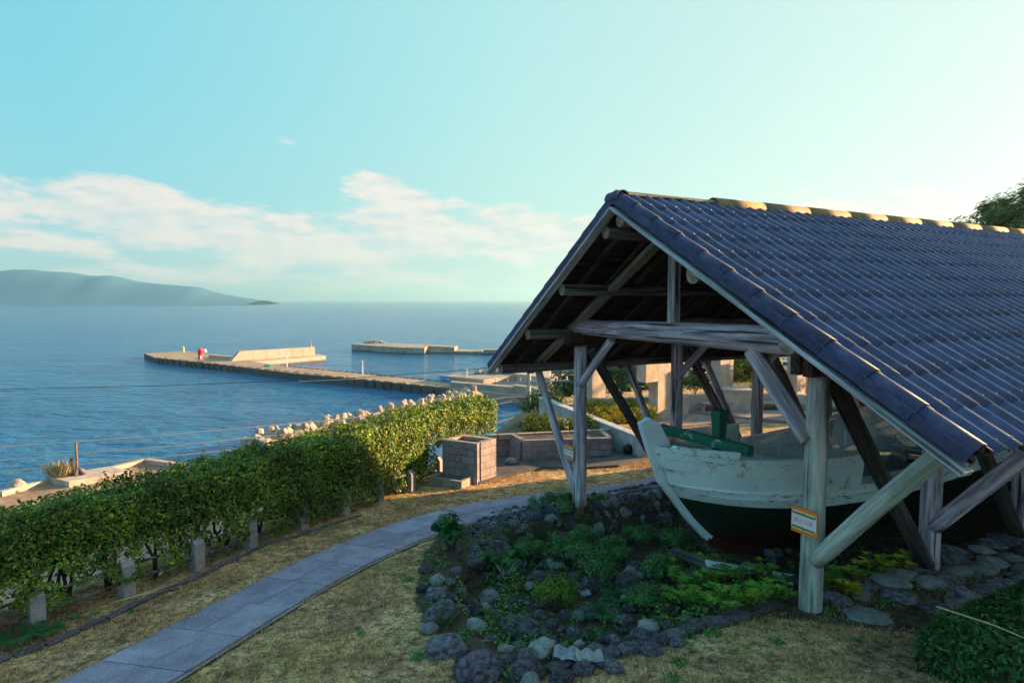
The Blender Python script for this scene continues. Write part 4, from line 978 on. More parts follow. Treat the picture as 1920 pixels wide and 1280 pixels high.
while s < HL-2.0:
    x, y, dx, dy = along(HP, s); lx, ly = -dy, dx; o_ = random.uniform(.25, .7); bx_, by_ = x+lx*o_, y+ly*o_; z0 = gz(bx_, by_)-.1; mb = MB()
    for j in range(random.choice((2, 3))):
        a = random.uniform(-.35, .35); mb.tube([(bx_, by_, z0), (bx_+dx*a*.4+lx*random.uniform(-.1, .1), by_+dy*a*.4, z0+.45), (bx_+dx*a+lx*random.uniform(-.25, .2), by_+dy*a, z0+1.05+random.random()*.3)], [.032, .024, .012], 6)
    mb.build('stem', M['bark'], hedge, True); s += random.uniform(.42, .62)
fence = empty('post_fence', (-4.8, 10.9, -.6), 'low concrete post and rail fence half hidden under hedge', 'fence')
def fence_post(p, ang_, h=.58, w=.175):
    mb = MB(); h2 = h-.11; e = w/2
    vs = [(-e, -e, -.15), (e, -e, -.15), (e, e, -.15), (-e, e, -.15), (-e, -e, h2), (e, -e, h2), (e, e, h2), (-e, e, h2), (0, -e*.9, h), (0, e*.9, h)]
    mb.add(vs, [(0, 1, 5, 4), (1, 2, 6, 5), (2, 3, 7, 6), (3, 0, 4, 7), (4, 5, 8), (6, 7, 9), (5, 6, 9, 8), (7, 4, 8, 9)])
    mb.box((0, 0, h2-.015), (w+.012, w+.012, .014))
    o = mb.build('post', M['post_grey'], fence); o.matrix_basis = Matrix.Translation(p) @ Matrix.Rotation(ang_, 4, 'Z'); return o
FP = [(68, 1180), (238, 1116), (370, 1070), (470, 1028), (567, 992), (646, 966), (710, 940), (770, 922), (822, 894)]
fps = [Vector(HB[0])]; fps = [Vector((-8.0, 5.0, tz0(-8, 5)))]+[G(*p) for p in FP]
for i, p in enumerate(fps):
    q = fps[min(i+1, len(fps)-1)]-fps[max(i-1, 0)]; a_ = math.atan2(q.y, q.x)-math.pi/2; fence_post(p, a_)
for a, b in zip(fps[:-1], fps[1:]):
    for z in (.22, .46): MB().tube([a+Vector((0, 0, z)), (a+b)/2+Vector((0, 0, z-.01)), b+Vector((0, 0, z))], .022, 8).build('rail', M['log_in'], fence, True)

# ================================================================== PATH, EDGING
PL = [(-6.2, 3.6), (-5.6, 5.0), (-4.93, 6.42), (-4.56, 7.52), (-3.91, 9.32), (-3.33, 10.76), (-2.23, 12.31), (-1.09, 13.41), (.5, 14.0), (2.4, 14.5), (4.5, 15.6), (7, 17.6), (9, 20)]
PR = [(-5.0, 3.4), (-4.4, 4.8), (-3.63, 6.33), (-3.37, 7.47), (-2.68, 9.17), (-2.25, 10.2), (-1.35, 11.35), (-.5, 12.25), (.75, 12.95), (2.7, 13.5), (4.9, 14.6), (7.5, 16.6), (9.7, 19.3)]
def resample(p, n):
    c = [0]
    for a, b in zip(p[:-1], p[1:]): c.append(c[-1]+math.hypot(b[0]-a[0], b[1]-a[1]))
    xs = np.array([q[0] for q in p]); ys = np.array([q[1] for q in p]); t = np.linspace(0, c[-1], n); X = np.interp(t, c, xs); Y = np.interp(t, c, ys)
    for _ in range(3): X[1:-1] = (X[:-2]+2*X[1:-1]+X[2:])/4; Y[1:-1] = (Y[:-2]+2*Y[1:-1]+Y[2:])/4
    return list(zip(X, Y))
NS = 27; A_, B_ = resample(PL, NS+1), resample(PR, NS+1)
mb = MB(); vs = []
for a, b in zip(A_, B_):
    for t in (-.05, .25, .5, .75, 1.05): x, y = a[0]+(b[0]-a[0])*t, a[1]+(b[1]-a[1])*t; vs.append((x, y, tz0(x, y)+.022))
mb.add(vs, [(i*5+k+1, i*5+k, (i+1)*5+k, (i+1)*5+k+1) for i in range(NS) for k in range(4)])
path = mb.build('path', simple('path_mortar', (.22, .20, .215), (.34, .31, .32), 6, .95, .4, .01, fine=8, coord='World')); tag(path, kind='structure')
for i in range(NS):
    cuts = [0, .44, 1] if i % 2 else [0, .56, 1]
    for t0, t1 in zip(cuts[:-1], cuts[1:]):
        g = .004; q = []
        for (a, b), t in (((A_[i], B_[i]), t0), ((A_[i], B_[i]), t1), ((A_[i+1], B_[i+1]), t1), ((A_[i+1], B_[i+1]), t0)):
            q.append(Vector((a[0]+(b[0]-a[0])*t, a[1]+(b[1]-a[1])*t, 0)))
        c = sum(q, Vector())/4; q = [c+(v_-c)*(1-.014) for v_ in q]; dz = random.uniform(-.003, .004)
        top = [Vector((v_.x, v_.y, tz0(v_.x, v_.y)+.040+dz)) for v_ in q]
        MB().prism(top, tz0(c.x, c.y)-.06).build('slab', M['slab'], path, org=None)
edge = empty('stone_edging', (-4.6, 8.8, -.4), 'row of dark rough edging stones set in the grass beside hedge', 'edging')
EP = [(-60, 1262), (0, 1242), (100, 1205), (200, 1160), (300, 1115), (420, 1060), (500, 1022), (560, 1005), (640, 978), (715, 958)]
EW = [G(*p) for p in EP]; EWp = [(p.x, p.y) for p in EW]; EL = sum(math.hypot(b[0]-a[0], b[1]-a[1]) for a, b in zip(EWp[:-1], EWp[1:]))
eds = []
for k in range(4):
    mb = MB(); n = 6; vs = []
    for i in range(n+1):
        x = (i/n-.5)
        for dy, dz in ((-.5, -.5), (.5, -.5), (.5, .45), (.25, .5), (-.3, .5), (-.5, .42)): vs.append((x*.96, dy*(1+.25*noise.noise(Vector((i*.9, k*5, dy*3)))), dz*(1+.3*noise.noise(Vector((i*1.1, k*7+2, dz*4))))))
    mb.add(vs, [(i*6+j, (i+1)*6+j, (i+1)*6+(j+1) % 6, i*6+(j+1) % 6) for i in range(n) for j in range(6)]+[tuple(range(6)), tuple(range(n*6+5, n*6-1, -1))]); me = mb.mesh('edging_stone'); me.materials.append(M['edging']); eds.append(me)
s = 0
while s < EL-.3:
    l = random.uniform(.28, .5); x, y, dx, dy = along(EWp, s+l/2)
    if random.random() > .14:
        o = bpy.data.objects.new('edging_stone', random.choice(eds)); COL.objects.link(o); o.location = (x, y, tz0(x, y)-.005+random.uniform(-.015, .01)); o.scale = (l, .10*random.uniform(.8, 1.2), .10); o.rotation_euler = (random.uniform(-.1, .1), random.uniform(-.05, .05), math.atan2(dy, dx)+random.uniform(-.12, .12)); parent(o, edge)
    s += l+.03

# ================================================================== BLOCK WALLS BY THE WATER TAP
def block_wall(par, p0, p1, z0, n, bl=.40, bh=.185, th=.15, mat=None, capmat=None, off=0, gap=.008, core=True, name='block'):
    p0, p1 = Vector((p0[0], p0[1], 0)), Vector((p1[0], p1[1], 0)); L = (p1-p0).length; d = (p1-p0)/L; R3 = Matrix.Rotation(math.atan2(d.y, d.x), 3, 'Z')
    if core:
        c = (p0+p1)/2; MB().box((c.x, c.y, z0+n*bh/2-.012), (L-.03, th-.03, n*bh-.03), R3).build('mortar', M['stone_dark'] if gap > .01 else M['asphalt'], par)
    for r in range(n):
        x = -(bl/2 if (r+off) % 2 else 0)
        while x < L-.01:
            a, b = max(0, x), min(L, x+bl)
            if b-a > .03:
                c = p0+d*((a+b)/2); w = b-a-gap; zc = z0+r*bh+bh/2; mb = MB(); h_ = bh-gap; bv = .006
                vs = []
                for zz, ins in ((-h_/2, bv), (-h_/2+bv, 0), (h_/2-bv, 0), (h_/2, bv)):
                    for sx, sy in ((-1, -1), (1, -1), (1, 1), (-1, 1)): vs.append((sx*(w/2-ins), sy*(th/2-ins), zz))
                mb.add(vs, [(3, 2, 1, 0), (12, 13, 14, 15)]+[(i*4+k, i*4+(k+1) % 4, (i+1)*4+(k+1) % 4, (i+1)*4+k) for i in range(3) for k in range(4)])
                o = mb.build(name, (capmat if capmat and r == n-1 else (mat or M['block'])), par); o.matrix_basis = Matrix.Translation((c.x, c.y, zc)) @ R3.to_4x4()
            x += bl
tap_t = empty('water_stand', (-1.0, 15.8, -.75), 'square grey concrete block water stand with tap and trough', 'water stand')
pa, pb, pc = at(829, 823, .31), at(895, 831.5, .31), at(931, 821, .31); pd = pa+(pc-pb)
dl = (pb-pa).normalized(); dr = (pc-pb).normalized(); inn = Vector((-dl.y, dl.x, 0))*.075; inn = inn if inn.dot(dr) > 0 else -inn; inr = -dl*.075
zb0 = .31-6*.185
block_wall(tap_t, pa+inn, pb+inn, zb0, 6, off=0, gap=.011); block_wall(tap_t, pb+inr+dr*.15, pc+inr, zb0, 6, off=1, gap=.011)
block_wall(tap_t, pd-inn, pc-inn-dl*.15, zb0, 6, capmat=M['cap'], gap=.011); block_wall(tap_t, pa-inr+dr*.15, pd-inr-dr*.15, zb0, 6, off=1, capmat=M['cap'], gap=.011)
MB().prism([pa+(pc-pa)*.1+Vector((0, 0, -.1)), pb+(pd-pb)*.12+Vector((0, 0, -.1)), pc+(pa-pc)*.1+Vector((0, 0, -.1)), pd+(pb-pd)*.12+Vector((0, 0, -.1))], -.3).build('soil_fill', M['soil'], tap_t)
nf = -inn.normalized(); tp = pa.lerp(pb, .52)+nf*.0; tp.z = .31-2.3*.185
MB().tube([tp, tp+nf*.10, tp+nf*.14+Vector((0, 0, -.03)), tp+nf*.145+Vector((0, 0, -.08))], [.016, .018, .016, .013], 8).tube([tp+nf*.07, tp+nf*.07+Vector((0, 0, .06))], .008, 6).tube([tp+nf*.07+dl*-.03+Vector((0, 0, .06)), tp+nf*.07+dl*.03+Vector((0, 0, .06))], .009, 6).build('tap', M['steel'], tap_t, True)
t0_ = pa+dl*-.05; zt = zb0+.02; rim = MB(); Rl = Matrix.Rotation(math.atan2(dl.y, dl.x), 3, 'Z')
for c_, e_ in ((t0_+dl*.5+nf*.50, (1.0, .09, .24)), (t0_+dl*.05+nf*.25, (.09, .42, .24)), (t0_+dl*.955+nf*.25, (.09, .42, .24))): rim.box((c_.x, c_.y, zt+.1), e_, Rl)
rim.build('trough', M['concrete'], tap_t); c_ = t0_+dl*.5+nf*.25; MB().box((c_.x, c_.y, zt+.03), (.9, .5, .06), Rl).build('trough_floor', M['concrete_wet'], tap_t)
pw = empty('parapet_wall', (1.5, 19.2, -.9), 'low grey block parapet with pale coping between tap stand and white wall', 'wall')
block_wall(pw, (-.75, 18.75), (3.32, 19.62), -.99, 4, bl=.6, bh=.19, th=.16, capmat=M['cap'], gap=.03)
pb_ = empty('block_planter', (1.6, 18.2, -.9), 'grey four course block planter box standing before the parapet', 'planter')
block_wall(pb_, (.32, 17.9), (3.05, 18.25), -.95, 4, bl=.6, bh=.185, th=.16, gap=.009); block_wall(pb_, (.30, 18.06), (.02, 18.75), -.95, 4, bl=.6, bh=.185, th=.16, gap=.009); block_wall(pb_, (3.02, 18.42), (2.9, 19.3), -.95, 4, bl=.6, bh=.185, th=.16, gap=.009)
MB().prism([Vector((.3, 18.0, -.30)), Vector((3.0, 18.32, -.30)), Vector((2.9, 19.35, -.30)), Vector((.0, 18.75, -.30))], -.9).build('soil_fill', M['soil'], pb_)
ap = [G(898, 908), G(940, 897), (.9, 16.9), G(1100, 880), G(1160, 876), G(1213, 863)]; ap = [Vector((p[0], p[1], tz0(p[0], p[1])+.07)) for p in ap]
o = MB().prism(ap+[Vector((3.5, 19.6, -.86)), Vector((-.8, 18.7, -.92))], -1.2).build('paved_apron', M['asphalt']); tag(o, kind='structure')
ww = empty('white_parapet', (2.8, 21, -1), 'whitewashed level parapet wall receding behind the bow', 'wall')
a, b = Vector((4.02, 17.75, 0)), Vector((1.25, 25.4, 0)); d = (b-a).normalized(); n_ = Vector((-d.y, d.x, 0))
MB().box(((a.x+b.x)/2, (a.y+b.y)/2, -.72), ((b-a).length, .22, 1.1), Matrix.Rotation(math.atan2(d.y, d.x), 3, 'Z')).build('wall', M['white_wall'], ww)
MB().box(((a.x+b.x)/2, (a.y+b.y)/2, -.145), ((b-a).length+.04, .30, .06), Matrix.Rotation(math.atan2(d.y, d.x), 3, 'Z')).build('coping', M['white_wall'], ww)
p = at(960, 863, -.72); o = mesh_obj('fishing_float', variant(RK[0], M['stone_pale']), None, None, Matrix.Translation((p.x, p.y, -.74)) @ Matrix.Rotation(.2, 4, 'Z') @ Matrix.Diagonal((.20, .15, .115, 1))); tag(o, 'pale oval float lying on the apron by the block planter', 'float')
p = at(1178, 842, -.62); o = MB().lathe([(.17*math.sin(math.pi*k/14), -.17*math.cos(math.pi*k/14)) for k in range(1, 14)], p, 20).build('ball_float', M['black'], None, True); tag(o, 'black ball float resting against the whitewashed parapet', 'float')

# ================================================================== PLAZA
pl = [(5.6, 23.6), (8.2, 24.6), (10.4, 24.6), (12.2, 23.0), (14.0, 20.8), (20, 21), (22, 27), (14, 30), (5, 29.5)]
o = MB().prism([Vector((x, y, tz0(x, y)+.03)) for x, y in pl], -1.5).build('plaza', simple('plaza_paving', (.20, .17, .15), (.32, .27, .24), 1.2, .9, .3, .01, fine=7, coord='World')); tag(o, kind='structure')
arc = [(3.6, 26.2), (6.1, 26.6), (8.1, 27.3), (10.3, 27.7), (12.9, 27.4), (15.4, 26.3), (17.6, 24.4), (19.5, 22.0)]
lw = empty('curved_wall', (10, 27.3, -1.1), 'low stained concrete wall curving round the plaza behind shed', 'wall')
for a, b in zip(arc[:-1], arc[1:]):
    timber('wall_panel', Vector((*a, -.73)), Vector((*b, -.73)), .35, .82, M['concrete_pale'], lw, (0, 0, 1)).matrix_basis
for i, (a, b, lab) in enumerate(((arc[2], arc[3], 'concrete bench left of the green mooring post'), (arc[3], arc[4], 'concrete bench between corner block and right posts'), (arc[4], arc[5], 'concrete bench at right seen through the posts'))):
    a, b = Vector((*a, 0)), Vector((*b, 0)); d = (b-a).normalized(); n_ = Vector((d.y, -d.x, 0)); e = empty('bench', (a+b)/2+Vector((0, 0, -1.1)), 'low grey '+lab, 'bench', 'benches along the curved wall')
    q0, q1 = a.lerp(b, .16)+n_*.5, a.lerp(b, .88)+n_*.5
    timber('seat', q0+Vector((0, 0, -.66)), q1+Vector((0, 0, -.66)), .09, .5, M['concrete'], e, n_)
    for t in (.02, .98):
        c_ = q0.lerp(q1, t); MB().box((c_.x, c_.y, -.91), (.12, .4, .44), Matrix.Rotation(math.atan2(d.y, d.x), 3, 'Z')).build('leg', M['concrete'], e)
c_ = Vector((10.25, 27.3, -.62)); o = MB().box(c_, (1.15, .95, 1.0), Matrix.Rotation(-.25, 3, 'Z')).box(c_+Vector((0, 0, .55)), (1.25, 1.05, .10), Matrix.Rotation(-.25, 3, 'Z')).build('corner_block', M['concrete_pale']); tag(o, 'square pale concrete corner block with flat top between two benches', 'block')
def frame_mon(name, c, rot, boxes, label):
    e = empty(name, Vector((c[0], c[1], -1.15)), label, 'monument', 'concrete frames round the plaza'); R3 = Matrix.Rotation(rot, 3, 'Z')
    for nm, (x, z, w, h, d, y) in boxes:
        q = Vector((c[0], c[1], -1.15))+R3 @ Vector((x, y, 0)); MB().box((q.x, q.y, -1.15+z+h/2), (w, d, h), R3).build(nm, M['concrete_pale'], e)
RT = R(38)
frame_mon('concrete_frame', (4.15, 29.6), RT, (('stem', (0, 0, .95, 2.9, .45, 0)), ('arm', (.45, 2.25, 2.1, .55, .47, .003)), ('arm', (-.3, 1.9, .5, .5, .43, 0))), 'tall pale concrete frame with side arm seen left of second post')
frame_mon('concrete_frame', (6.35, 25.8), RT, (('slab', (.35, 0, 1.45, 2.55, .5, 0)), ('arm', (-.75, 1.7, .85, .75, .5, .004)), ('plinth', (1.35, 0, .8, .95, .6, 0)), ('lintel', (1.35, 1.75, .8, .8, .46, 0)), ('upper_block', (.3, 2.6, .9, .7, .4, 0))), 'broad stained concrete frame with a window slot behind second post')
frame_mon('concrete_frame', (9.75, 28.0), RT, (('stem', (0, .9, .75, 2.6, .5, 0)), ('stem', (.72, .9, .28, 2.0, .5, .1)), ('arm', (.5, 2.85, 1.9, .6, .46, 0)), ('arm', (-.45, 2.95, .6, .75, .44, 0))), 'pale concrete frame with a narrow slot above the corner block')
frame_mon('concrete_frame', (13.6, 28.6), RT, (('stem', (0, .6, .8, 2.8, .5, 0)), ('arm', (.55, 2.5, 1.6, .55, .47, 0)), ('stem', (1.0, .6, .35, 2.2, .46, .05))), 'concrete frame behind the leaning braces left of nearest post')
frame_mon('concrete_frame', (17.3, 27.0), RT, (('stem', (0, .6, .8, 2.9, .5, 0)), ('arm', (-.5, 2.4, 1.3, .6, .46, 0))), 'concrete frame glimpsed right of the nearest post')
# ---- beyond the plaza
def tree(name, label, c, h, r, n, leafsz, c0, c1, trunk=.22, k=26, group=None, cs=None, yellow=.05, base=.35):
    e = empty(name, c, label, 'tree', group); c = Vector(c); mb = MB()
    tp_ = c+Vector((random.uniform(-.3, .3), random.uniform(-.3, .3), h*.62)); mb.tube([c+Vector((0, 0, -.4)), c.lerp(tp_, .5)+Vector((.1, 0, 0)), tp_], [trunk, trunk*.75, trunk*.4], 8)
    for j in range(7):
        a = j*.9+random.random(); b0 = c.lerp(tp_, random.uniform(.45, .95)); mb.tube([b0, b0+Vector((math.cos(a)*r*.4, math.sin(a)*r*.4, r*.3)), b0+Vector((math.cos(a)*r*.8, math.sin(a)*r*.8, r*.45))], [trunk*.4, trunk*.25, trunk*.1], 6)
    mb.build('trunk', M['bark'], e, True)
    P, Nn = clumps(n, (c.x, c.y, c.z+h*(base+(1-base)/2)), (r, r, h*(1-base)/2), k, cs or r*.34)
    leaves('crown', P, Nn, leafsz*(.7+.6*rng.random(len(P))), cols(len(P), c0, c1, .3, yellow), M['leaf'], e, .5); return e
def shrub(name, label, c, r, n, leafsz, c0, c1, group=None, k=12, yellow=.05, cs=None, cat='shrub', mat='leaf', yc=(.30, .24, .03), asp=.55):
    c = Vector(c); r = Vector(r) if not isinstance(r, (int, float)) else Vector((r, r, r)); e = empty(name, c, label, cat, group); mb = MB()
    for j in range(6):
        a = random.random()*6.28; mb.tube([c+Vector((0, 0, -.08)), c+Vector((math.cos(a)*r.x*.3, math.sin(a)*r.y*.3, r.z*.5)), c+Vector((math.cos(a)*r.x*.65, math.sin(a)*r.y*.65, r.z*1.1))], [.012+.01*r.x, .009, .005], 5)
    mb.build('stem', M['twig'], e)
    P, Nn = clumps(n, (c.x, c.y, c.z+r.z*.85), (r.x, r.y, r.z), k, cs or min(r)*.42)
    P[:, 2] = np.maximum(P[:, 2], c.z+.01)
    leaves('foliage', P, Nn, leafsz*(.7+.6*rng.random(len(P))), cols(len(P), c0, c1, .3, yellow, yc), M[mat], e, asp); return e
YG0, YG1 = (.12, .14, .015), (.28, .24, .025)
G0, G1 = (.035, .085, .02), (.09, .15, .03)
shrub('shrub', 'low clipped shrub row just behind the block parapet, left of post', (1.15, 20.6, -1.0), (1.0, .8, .62), 2600, .10, G0, YG1, k=26, yellow=.2)
shrub('shrub', 'low clipped shrub row behind the parapet, right of the far left post', (2.55, 20.7, -1.0), (.7, .7, .60), 1900, .10, G0, YG1, k=20, yellow=.25)
shrub('shrub', 'loose dark green shrub beyond the white parapet beside the pole', (1.4, 26.5, -1.6), (1.1, 1.0, 1.0), 2200, .12, G0, G1, k=22)
for x, y, r_, t in ((4.1, 24.0, 1.0, 'nearest the white wall'), (4.9, 25.2, .9, 'under the dark diagonal brace'), (3.6, 25.6, .9, 'beside the first concrete frame'), (5.3, 23.2, .55, 'just above the bow')): shrub('golden_shrub', 'golden green bushy shrub on the plaza edge, '+t, (x, y, -1.15), (r_, r_, .55), 2300, .10, YG0, YG1, 'golden shrubs at the plaza edge', 24, .45, yc=(.34, .26, .02))
for x, y, r_, h, t, yl in ((7.6, 28.3, 1.0, .8, 'above the left bench', .25), (8.8, 28.8, .9, .7, 'between two concrete frames', .1), (11.3, 29.0, 1.2, 1.0, 'above the middle bench', .2), (12.6, 28.8, .9, .7, 'left of the leaning brace', .1), (15.2, 28.2, 1.0, .8, 'right of the fourth frame', .2), (18.0, 26.5, 1.2, .9, 'behind the nearest post', .25)): shrub('shrub', 'dense green shrub behind the curved wall, '+t, (x, y, -.6), (r_, .8, h), 2200, .11, G0, G1, 'shrubs behind the curved wall', 22, yl)
tree('pine_tree', 'small bright pine behind the middle bench and frame', (12.1, 30.0, -1.2), 2.9, 1.25, 3000, .14, (.05, .09, .012), (.13, .15, .02), .08, 16)
# wooded slope across the harbour and a few houses
for k, (px, py, Y, r_, h_, lab) in enumerate(((1322, 745, 75, 6, 9.5, 'dark green tree on far slope, left of the harbour wires'), (1352, 745, 82, 6.5, 9.5, 'dark green tree on far slope, behind the harbour wires'), (1380, 748, 78, 5.5, 7.5, 'dark green tree on far slope, right of the harbour wires'), (1168, 742, 70, 4.5, 5.5, 'dark green tree beyond the plaza, left of broad frame'), (1196, 748, 64, 4, 4.5, 'round green tree beyond the plaza, behind broad frame'), (1075, 760, 60, 4.5, 4.5, 'sunlit tree clump below the quay, right of utility pole'), (1600, 735, 70, 6, 7.5, 'tree on far slope seen right of the nearest post'))):
    p = atd(px, py, Y); tree('broadleaf_tree', lab, (p.x, p.y, p.z-1.5), h_, r_, 2600, .5, (.022, .05, .02), (.055, .085, .03), .25, 22, 'trees on the far slope')
p = atd(1420, 688, 95); hs = empty('house', p, 'pale low house with light roof across harbour', 'house')
MB().box(p+Vector((0, 0, -2)), (9, 6, 4)).build('wall', M['concrete_pale'], hs); MB().add([p+Vector(q) for q in ((-5, -3.6, 0), (5, -3.6, 0), (5, 3.6, 0), (-5, 3.6, 0), (-4.6, 0, 1.7), (4.6, 0, 1.7))], [(0, 1, 5, 4), (2, 3, 4, 5), (1, 2, 5), (3, 0, 4), (3, 2, 1, 0)]).build('roof', M['roof_red'], hs)
p = atd(1463, 700, 70); car = empty('parked_car', p, 'small white car parked beyond the plaza', 'car'); RC = Matrix.Rotation(.3, 3, 'Z')
mb = MB(); pr_ = [(-1.9, .3), (-1.9, .85), (-1.2, .95), (-.7, 1.5), (.9, 1.5), (1.5, .95), (1.9, .85), (1.9, .3)]
mb.add([p+RC @ Vector((x, s_*.8, z)) for s_ in (-1, 1) for x, z in pr_], [tuple(range(8)), tuple(range(15, 7, -1))]+[(i+8, (i+1) % 8+8, (i+1) % 8, i) for i in range(8)]); mb.build('body', M['white'], car)
mb = MB(); mb.box(p+RC @ Vector((.05, 0, 1.22)), (1.9, 1.63, .38), RC); mb.build('window', M['glass'], car)
for x in (-1.2, 1.2):
    for s_ in (-.75, .75): q = p+RC @ Vector((x, s_, .3)); MB().tube([q-RC @ Vector((0, .1, 0)), q+RC @ Vector((0, .1, 0))], .31, 14).build('wheel', M['black'], car)
tag(MB().prism([Vector((60, 60, -5.6)), Vector((14, 62, -6.2)), Vector((14, 110, -6.0)), Vector((90, 110, -5))], -34).build('far_shore', M['bank']), kind='structure')
# ---- hillside with trees to the right of the shed (throws the foreground into shade)
def hz_(x, y):
    s_, w_ = x*.94+y*.342, -x*.342+y*.94
    return tz0(x, y)-.02+HILL_H*sstep(20.3, 31, s_)*(1-sstep(9.0, 11.8, w_))+.5*noise.noise(Vector((x*.25, y*.25, 0)))*sstep(21, 26, s_)
HILL_H = 6.6
tag(grid_mesh(12, 62, -34, 34, .8, hz_, lambda x, y: x*.94+y*.342 > 20.2 and -x*.342+y*.94 < 17).build('hillside', M['lawn'], smooth=True), kind='structure')
for k, (s_, w_, h_, r_) in enumerate(((34, -4, 4.5, 2.6), (30, -7, 4, 2.5), (31, -12, 4.2, 2.6))):
    x, y = .94*s_-.342*w_, .342*s_+.94*w_; tree('evergreen_tree', ('nearest', 'middle', 'farthest')[2-k % 3]+' evergreen tree on the hillside right of the shed', (x, y, hz_(x, y)-.2), h_, r_, 2600, .28, G0, G1, .16, 20, 'trees on the hillside right of the shed')
tree('evergreen_tree', 'evergreen tree rising behind the right end of the roof ridge', (35.2, 40.5, -1.2), 13.2, 5.6, 20000, .30, (.03, .075, .035), (.12, .15, .03), .25, 80, None, 1.1, .1, .4)

# ================================================================== POLE AND WIRES
up_ = empty('utility_pole', (1.1, 42, -10), 'concrete utility pole with cross arms and transformer at left of the shed', 'utility pole')
pb0, pt0 = Vector((1.12, 42, -12)), Vector((1.2, 42, 1.4)); MB().tube([pb0, pt0], [.19, .14], 12).build('pole', M['pole'], up_, True)
for z, l in ((-1.75, 5.6), (-2.6, 3.0)):
    MB().box((1.15+(.3 if l < 4 else .2), 42, z), (l, .1, .1), Matrix.Rotation(.25, 3, 'Z')).build('cross_arm', M['steel'], up_)
for dx in (-2.4, -1.6, -.7, .9, 1.9, 2.6): MB().lathe([(.05, 0), (.07, .06), (.03, .12), (.07, .18), (.03, .26)], Vector((1.3+dx, 42+dx*.25, -1.7)), 8).build('insulator', M['white'], up_)
MB().lathe([(.0, 0), (.32, .02), (.32, 1.05), (.27, 1.12), (.0, 1.15)], Vector((.55, 41.9, -5.0)), 14).build('transformer', M['pole'], up_, True)
for k in range(10):
    a = Vector((1.15, 42, -2.7-.22*k)); MB().tube([a+Vector((random.uniform(-.9, -.2), random.uniform(-.4, .4), random.uniform(-.3, .3))), a+Vector((random.uniform(-.3, .3), -.2, random.uniform(-.5, .1))), a+Vector((random.uniform(.3, .9), random.uniform(-.3, .3), random.uniform(-.3, .4)))], .022, 5).build('cable_loop', M['wire_dark'], up_)
def wire(pts, r, mat, label):
    P_ = [Vector(p) for p in pts]; q = []
    for a, b in zip(P_[:-1], P_[1:]):
        n = 10
        for i in range(n): q.append(a.lerp(b, i/n))
    q.append(P_[-1]); o = MB().tube(q, r, 5).build('overhead_wire', mat); tag(o, label, 'wire', 'overhead wires')
def wp(px, py, Y): return atd(px, py, Y)
wire([wp(-200, 849, 36), wp(0, 838.6, 37), wp(300, 816, 38.5), wp(640, 785.5, 40), wp(845, 761, 41), wp(950, 744, 41.8), (1.1, 42, -2.75)], .042, M['wire_pale'], 'uppermost pale wire crossing the sea from left to utility pole')
wire([wp(-200, 875, 36), wp(0, 863, 37), wp(300, 838, 38.5), wp(640, 803, 40), wp(800, 784, 41), wp(880, 768, 41.5), wp(960, 752, 42)], .042, M['wire_pale'], 'middle pale wire crossing just above the hedge to pole')
wire([wp(-200, 897, 36), wp(0, 884.5, 37), wp(300, 857, 38.5), wp(640, 821, 40), wp(760, 806, 41), wp(985, 772, 42)], .042, M['wire_pale'], 'lowest pale wire running behind the hedge top')
wire([wp(-200, 731, 40), wp(0, 729.5, 40), wp(300, 723, 40), wp(640, 709.5, 40), wp(840, 696, 41), wp(990, 683, 42)], .020, M['wire_dark'], 'single dark wire crossing open sea below the pier')
wire([wp(560, 714.5, 40), wp(700, 709, 40), wp(840, 701, 41), wp(990, 689, 42)], .018, M['wire_pale'], 'thin pale wire just below the dark wire near pole')
wire([wp(760, 835, 30), wp(925, 794, 36), wp(985, 776, 42)], .045, M['wire_dark'], 'thick dark cable rising from hedge end to pole')
u2 = empty('utility_pole', atd(1302, 742, 55), 'slim bluish utility pole behind the plaza with fanned wires', 'utility pole'); p = atd(1302, 745, 55)
MB().tube([p+Vector((0, 0, -4)), p+Vector((0, 0, 3.6))], [.17, .13], 8).build('pole', M['pole'], u2)
MB().box(p+Vector((0, 0, 2.8)), (1.8, .1, .1)).build('cross_arm', M['steel'], u2)
for k, y0 in enumerate((700, 706, 712, 717, 722)): wire([wp(1302, y0+3, 55), wp(1322, y0-1, 56), wp(1345, y0-11, 58), wp(1375, y0-26, 62)], .03, M['wire_pale'], ('topmost', 'second', 'third', 'fourth', 'lowest')[k]+' of five fanned wires right of the slim pole')
# ---- things on the lower terrace beyond the hedge
rt = empty('raised_slab', at(180, 893, TZ), 'raised concrete slab at the terrace edge above the sea', 'slab')
MB().prism([p+Vector((0, 0, .28)) for p in poly([(88, 904), (205, 884), (245, 893), (130, 914)], TZ)], TZ-.1).build('slab', M['concrete_pale'], rt)
for a, b in (((0, 930), (90, 905)), ((205, 883), (272, 867)), ((276, 867), (345, 877))):
    a, b = at(*a, TZ), at(*b, TZ); o = timber('edge_kerb', a+Vector((0, 0, .1)), b+Vector((0, 0, .1)), .3, .22, M['concrete_pale'], None, (0, 0, 1)); tag(o, {0: 'low concrete kerb at the far left of the sea terrace'}.get(0) if a.x < -24 else ('low concrete kerb rising to terrace corner' if a.y < b.y+.01 and b.x < -17.9 and a.x < -18.5 else 'low concrete kerb right of the terrace corner'), 'kerb')
p = at(145, 884, TZ+.28); o = empty('rail_post', p, 'thin rusty rail post standing at the sea terrace edge', 'post'); MB().tube([p, p+Vector((0, 0, 1.45))], .045, 8).build('pole', M['rust'], o); MB().lathe([(.12, 0), (.10, .08), (.05, .1)], p, 8).build('foot', M['rust'], o)
p = at(136, 886, TZ+.28); o = empty('wooden_stake', p, 'short thick brown stake beside the thin rail post', 'post'); MB().tube([p, p+Vector((0, 0, .72))], .075, 9).build('stake', M['brown'], o)
p = at(146, 889, TZ+.28); o = MB(); 
